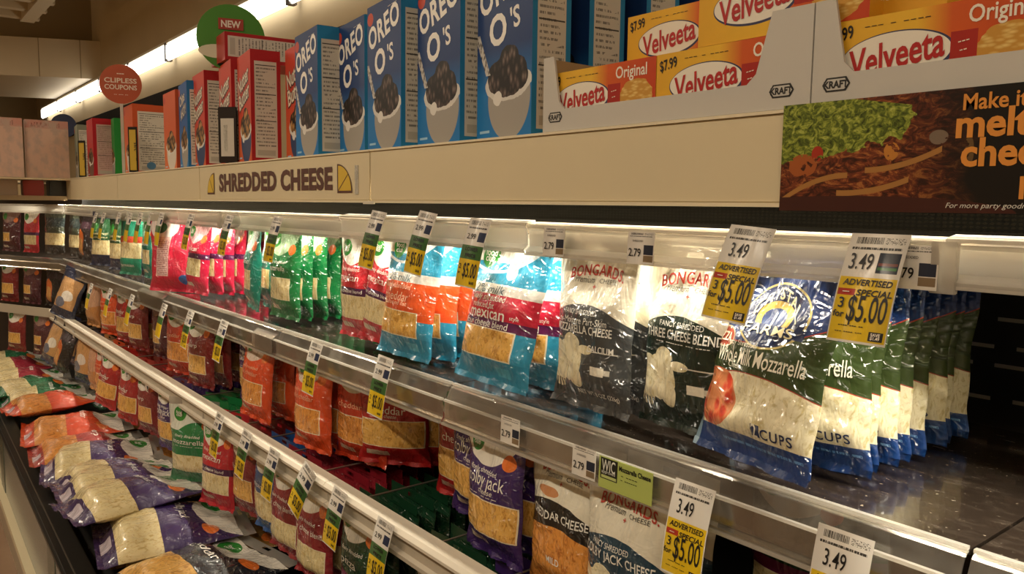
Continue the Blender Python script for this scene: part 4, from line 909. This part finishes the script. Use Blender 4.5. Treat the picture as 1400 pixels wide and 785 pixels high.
vc(xb + .2445, .870, 0, 'yellow cheese carton low at the right of the second tray')
vc(xb + .008, .958, 0, 'rear cheese carton at the left of the second tray'); vc(xb + .2445, .958, 0, 'rear cheese carton at the right of the second tray')
vc(xb + .20, .90, 1, 'yellow cheese carton on top in the second tray')
VEL.put('cheese_carton', (xb + .13, .90, zb + .0888), 88, 'cheese carton turned end on, with striped end, on top in the second tray', 'carton', vg)

# ------------------------------------------------------------------ price tags
def tagmat(name, zones):
    b = NB('tag_' + name); S, T, UV, OB = b.st(); col = hexc('e6e0d6')
    for (s0, s1, t0, t1, c) in zones: col = b.mix(b.rect(s0, s1, t0, t1), col, hexc(c))
    bar = b.mul(b.rect(.12, .58, .90, .965), b.math('GREATER_THAN', b.noise(110, 1, vec=UV, sx=1, sy=.01), .48)); col = b.mix(bar, col, hexc('4a463f'))
    fine = b.mul(b.rect(.08, .92, .845, .868), b.math('GREATER_THAN', b.noise(60, 2, vec=UV, sx=1, sy=.1), .42)); col = b.mix(fine, col, hexc('3a3630'))
    fine = b.mul(b.rect(.62, .95, .90, .96), b.math('GREATER_THAN', b.noise(40, 2, vec=UV, sx=1, sy=2), .52)); col = b.mix(fine, col, hexc('7a756a'))
    return b.done(b.bsdf(col, .4, .4, coat=.3, coat_r=.15))
YEL = 'e6c018'
TAGA = dict(w=.064, h=.122, mat=tagmat('special', [(.02, .98, .02, .585, YEL), (.03, .33, .415, .475, 'b5321f'), (.70, .94, .035, .115, '26221e')]),
    texts=[('price_lettering', '1c1a18', [('3.49', .40, .73, .026, dict(bold=.006, fit=.40)), ('ADVERTISED', .51, .535, .0095, dict(bold=.02, fit=.84, shear=.15)), ('SPECIAL', .66, .445, .0095, dict(bold=.02, fit=.60, shear=.15)), ('3', .14, .345, .016, dict(bold=.01)), ('for', .13, .245, .010, dict(bold=.02)), ('$5.00', .60, .285, .040, dict(bold=.008, fit=.66)), ('---- --- --', .38, .145, .008, dict(bold=.01)), ('--- ---- ---', .36, .09, .008, {})]), ('badge_lettering', 'f0e4d4', [('----', .18, .445, .006, dict(bold=.03)), ('SAVE', .82, .09, .0045, dict(bold=.03)), ('$1.49', .82, .058, .0045, dict(bold=.03))])])
TAGD = dict(w=.064, h=.122, mat=tagmat('special_picture', [(.02, .98, .02, .585, YEL), (.03, .33, .415, .475, 'b5321f'), (.70, .94, .035, .115, '26221e'), (.58, .94, .63, .82, '1b2436'), (.60, .92, .70, .725, '7a3a30'), (.60, .92, .66, .685, '3c7a3a')]), texts=[(a_, b_, [((t_[0], .31) + t_[2:] if t_[0] == '3.49' else t_) for t_ in c_]) for a_, b_, c_ in TAGA['texts']])
TAGB = dict(w=.062, h=.125, mat=tagmat('lower', [(.0, 1, .02, .40, YEL), (.0, 1, .40, .60, '3f6a34'), (.62, .96, .66, .80, '2b3450')]),
    texts=[('price_lettering', '1c1a18', [('2.99', .32, .73, .014, dict(bold=.01, fit=.40)), ('LOWER', .5, .545, .009, dict(bold=.03, fit=.6)), ('PRICE', .5, .455, .009, dict(bold=.03, fit=.5)), ('2', .12, .29, .012, dict(bold=.02)), ('for', .11, .20, .006, dict(bold=.02)), ('$5.00', .60, .23, .036, dict(bold=.01, fit=.64)), ('SAVE', .78, .075, .006, dict(bold=.04))])])
TAGC = dict(w=.050, h=.046, mat=tagmat('small', [(.62, .97, .30, .60, '2b3040'), (.62, .97, .08, .28, '8a7458')]),
    texts=[('price_lettering', '1c1a18', [('2.79', .30, .36, .016, dict(bold=.01, fit=.46)), ('SHREDDED', .4, .72, .004, {})])])
def tagmesh(T):
    n = 6; V, Fs, uv = [], [], []
    for yy in (0, .0006):
        for j in range(n + 1):
            t = j / n; c = -.004 * math.sin(t * math.pi) if T['h'] > .1 else 0
            V += [(-T['w'] / 2, yy + c, (t - 1) * T['h']), (T['w'] / 2, yy + c, (t - 1) * T['h'])]
    m = 2 * (n + 1)
    for j in range(n):
        for off, fl_ in ((0, 0), (m, 1)):
            f = [off + 2 * j, off + 2 * j + 1, off + 2 * j + 3, off + 2 * j + 2]; tv = [(0, j / n), (1, j / n), (1, (j + 1) / n), (0, (j + 1) / n)]
            if fl_: f, tv = f[::-1], tv[::-1]
            Fs.append(tuple(f)); uv += tv
        Fs.append((2 * j, 2 * j + 2, m + 2 * j + 2, m + 2 * j)); uv += [(0, 0)] * 4
        Fs.append((2 * j + 1, m + 2 * j + 1, m + 2 * j + 3, 2 * j + 3)); uv += [(0, 0)] * 4
    T['mesh'] = mesh('price_card', V, Fs, T['mat'], None, uv, True); T['lm'] = []
    for nm, c, items in [(a_, c_, [i_]) for a_, c_, l_ in T['texts'] for i_ in l_]:
        v, fs = layout(items, T['w'], T['h'])
        T['lm'].append((nm, mesh(nm, [(a[0] - T['w'] / 2, -.0009 + (-.004 * math.sin(a[1] / T['h'] * math.pi) if T['h'] > .1 else 0), a[1] - T['h']) for a in v], fs, plain(c, .5))))
for T in (TAGA, TAGB, TAGC, TAGD): tagmesh(T)
def put_tag(T, u, v, y, lab, tilt=18, roll=0, yaw=0, group='price tags on the rails', letters=True, dz=0, sc_=1):
    p = aty(u, v, y); o = link('price_tag', T['mesh'], None, (p[0], y, p[2] + EYE + dz), (-tilt * D2R, roll * D2R, yaw * D2R)); o.scale = (sc_,) * 3
    tag(o, lab, 'price tag', group)
    if letters:
        for nm, me in T['lm']: link(nm, me, o)
    link('clip', boxmesh('clip', -.012, .012, .0008, .004, -.045, -.004, RAIL), o) if T['h'] > .1 else None
    return o
put_tag(TAGD, 1205, 320, .838, 'yellow advertised special tag with a dark picture, over the blue mozzarella bags', 21)
put_tag(TAGA, 1030, 310, .838, 'yellow advertised special tag between the three cheese bag and the blue mozzarella bags', 21, 4)
put_tag(TAGA, 951, 662, .806, 'yellow advertised special tag hanging over the white and teal colby jack bag', 12)
put_tag(TAGA, 1157, 727, .806, 'yellow advertised special tag at the bottom of the view, cut off by the edge', 10)
put_tag(TAGB, 658, 299, .838, 'green and yellow lower price tag above the blue and red mexican bag', 14, 3)
put_tag(TAGB, 586, 290, .838, 'green and yellow lower price tag above the blue and orange bags', 14, 6)
put_tag(TAGB, 519, 289, .838, 'green and yellow lower price tag above the slanted green bag', 14, 5)
put_tag(TAGB, 381, 296, .838, 'green and yellow tag above the teal and green bags', 14, 3)
put_tag(TAGB, 315, 294, .838, 'green and yellow tag above the right end of the crimson bags', 14, 3)
put_tag(TAGB, 263, 292, .838, 'green and yellow tag between the plain red bag and the crimson bags', 14, 3)
far_top = [(222, 'left of the plain red bag'), (208, 'over the dark teal bags'), (193, 'over the teal and red banded bag'), (179, 'right of the navy and green bags'), (164, 'over the front navy and green bag'), (143, 'over the left navy and green bags'), (132, 'over the far navy bag with wide window')]
for u, w_ in far_top: put_tag(TAGB, u, 291, .838, 'small distant price tag ' + w_ + ' on the top rail', 12, 3, letters=False)
put_tag(TAGC, 758, 311, .843, 'small white 2.79 label in the top rail above the white and grey bag', 3)
put_tag(TAGC, 877, 317, .843, 'small white 2.79 label in the top rail above the three cheese bag', 3)
put_tag(TAGC, 1251, 335, .843, 'small white label with a dark picture in the top rail beside the clear joiner', 3)
put_tag(TAGB, 528, 488, .806, 'green and yellow lower price tag over the wide red cheddar bag', 12, 2)
put_tag(TAGB, 434, 468, .806, 'green and yellow lower price tag over the bright orange bags', 12, 2)
for u, w_ in [(308, 'over the dark red bags'), (262, 'over the orange red bags with wide window'), (226, 'right of the maroon bags'), (182, 'over the narrow red cheddar bag'), (152, 'over the far orange bag'), (126, 'over the peach bags')]:
    put_tag(TAGB, u, 339 + .318 * (u - 20) + 20 - .04 * u, .806, 'small price tag ' + w_ + ' on the clear shelf lip', 14, 3, letters=u > 250)
put_tag(TAGC, 698, 571, .811, 'small white 2.79 label on the shelf lip above the purple colby jack bags', 2)
put_tag(TAGC, 799, 612, .811, 'small white 2.79 label on the shelf lip beside the green WIC label', 2)
for u, v, rl, w_ in [(302, 566, 2, 'over the red mexican bag'), (339, 590, 4, 'over the dark red bag'), (376, 615, 2, 'over the blue bag'), (425, 640, 22, 'hanging askew over the dark red blend bag'), (466, 670, 4, 'between the blend bags and the dark green bags'), (528, 712, 2, 'over the right dark green bags')]:
    put_tag(TAGB, u, v, .748, 'green yellow tag ' + w_ + ' on the lower rail', 12, rl)
for u, v, w_ in [(246, 552, 'above the mozzarella bag'), (200, 522, 'above the purple bag'), (172, 504, 'above the red bags'), (140, 480, 'above the far orange bag'), (100, 452, 'above the black bag'), (76, 436, 'above the farthest navy bag')]:
    put_tag(TAGC, u, v, .759, 'tiny dark and white label ' + w_ + ' in the lower rail', 0, letters=False, sc_=.8)
# WIC label
wx0 = xu(820, 630, .811); wx1 = xu(893, 660, .811); p = aty(820, 622, .811); WW = wx1 - wx0
def wicm():
    b = NB('wic_print'); col = b.mix(b.rect(.03, .36, .30, .97), hexc('b6c46a'), hexc('23251c')); col = b.mix(b.rect(.05, .34, .33, .42), col, hexc('c2cc80')); return b.done(b.bsdf(col, .4, .4))
o = link('program_label', boxmesh('program_label', 0, WW, -.0008, 0, -.046, 0, wicm()), None, (wx0, .8112, p[2] + EYE), (-2 * D2R, 0, 0)); tag(o, 'lime green WIC mozzarella cheese label on the clear shelf lip', 'label')
for it in [('WIC', .19, .74, .024, dict(bold=.01, fit=.26)), ('approved', .19, .52, .007, dict(fit=.26))]: link('emblem_lettering', flat_text('emblem_lettering', [it], WW, .046, plain('e8e8dc', .5), -.0014), o, (0, 0, -.046))
for it in [('Mozzarella Cheese', .68, .80, .010, dict(bold=.03, fit=.58)), ('- ----', .58, .58, .010, dict(fit=.3)), ('- ------', .58, .45, .010, dict(fit=.3))]: link('lettering', flat_text('lettering', [it], WW, .046, plain('23251c', .5), -.0014), o, (0, 0, -.046))
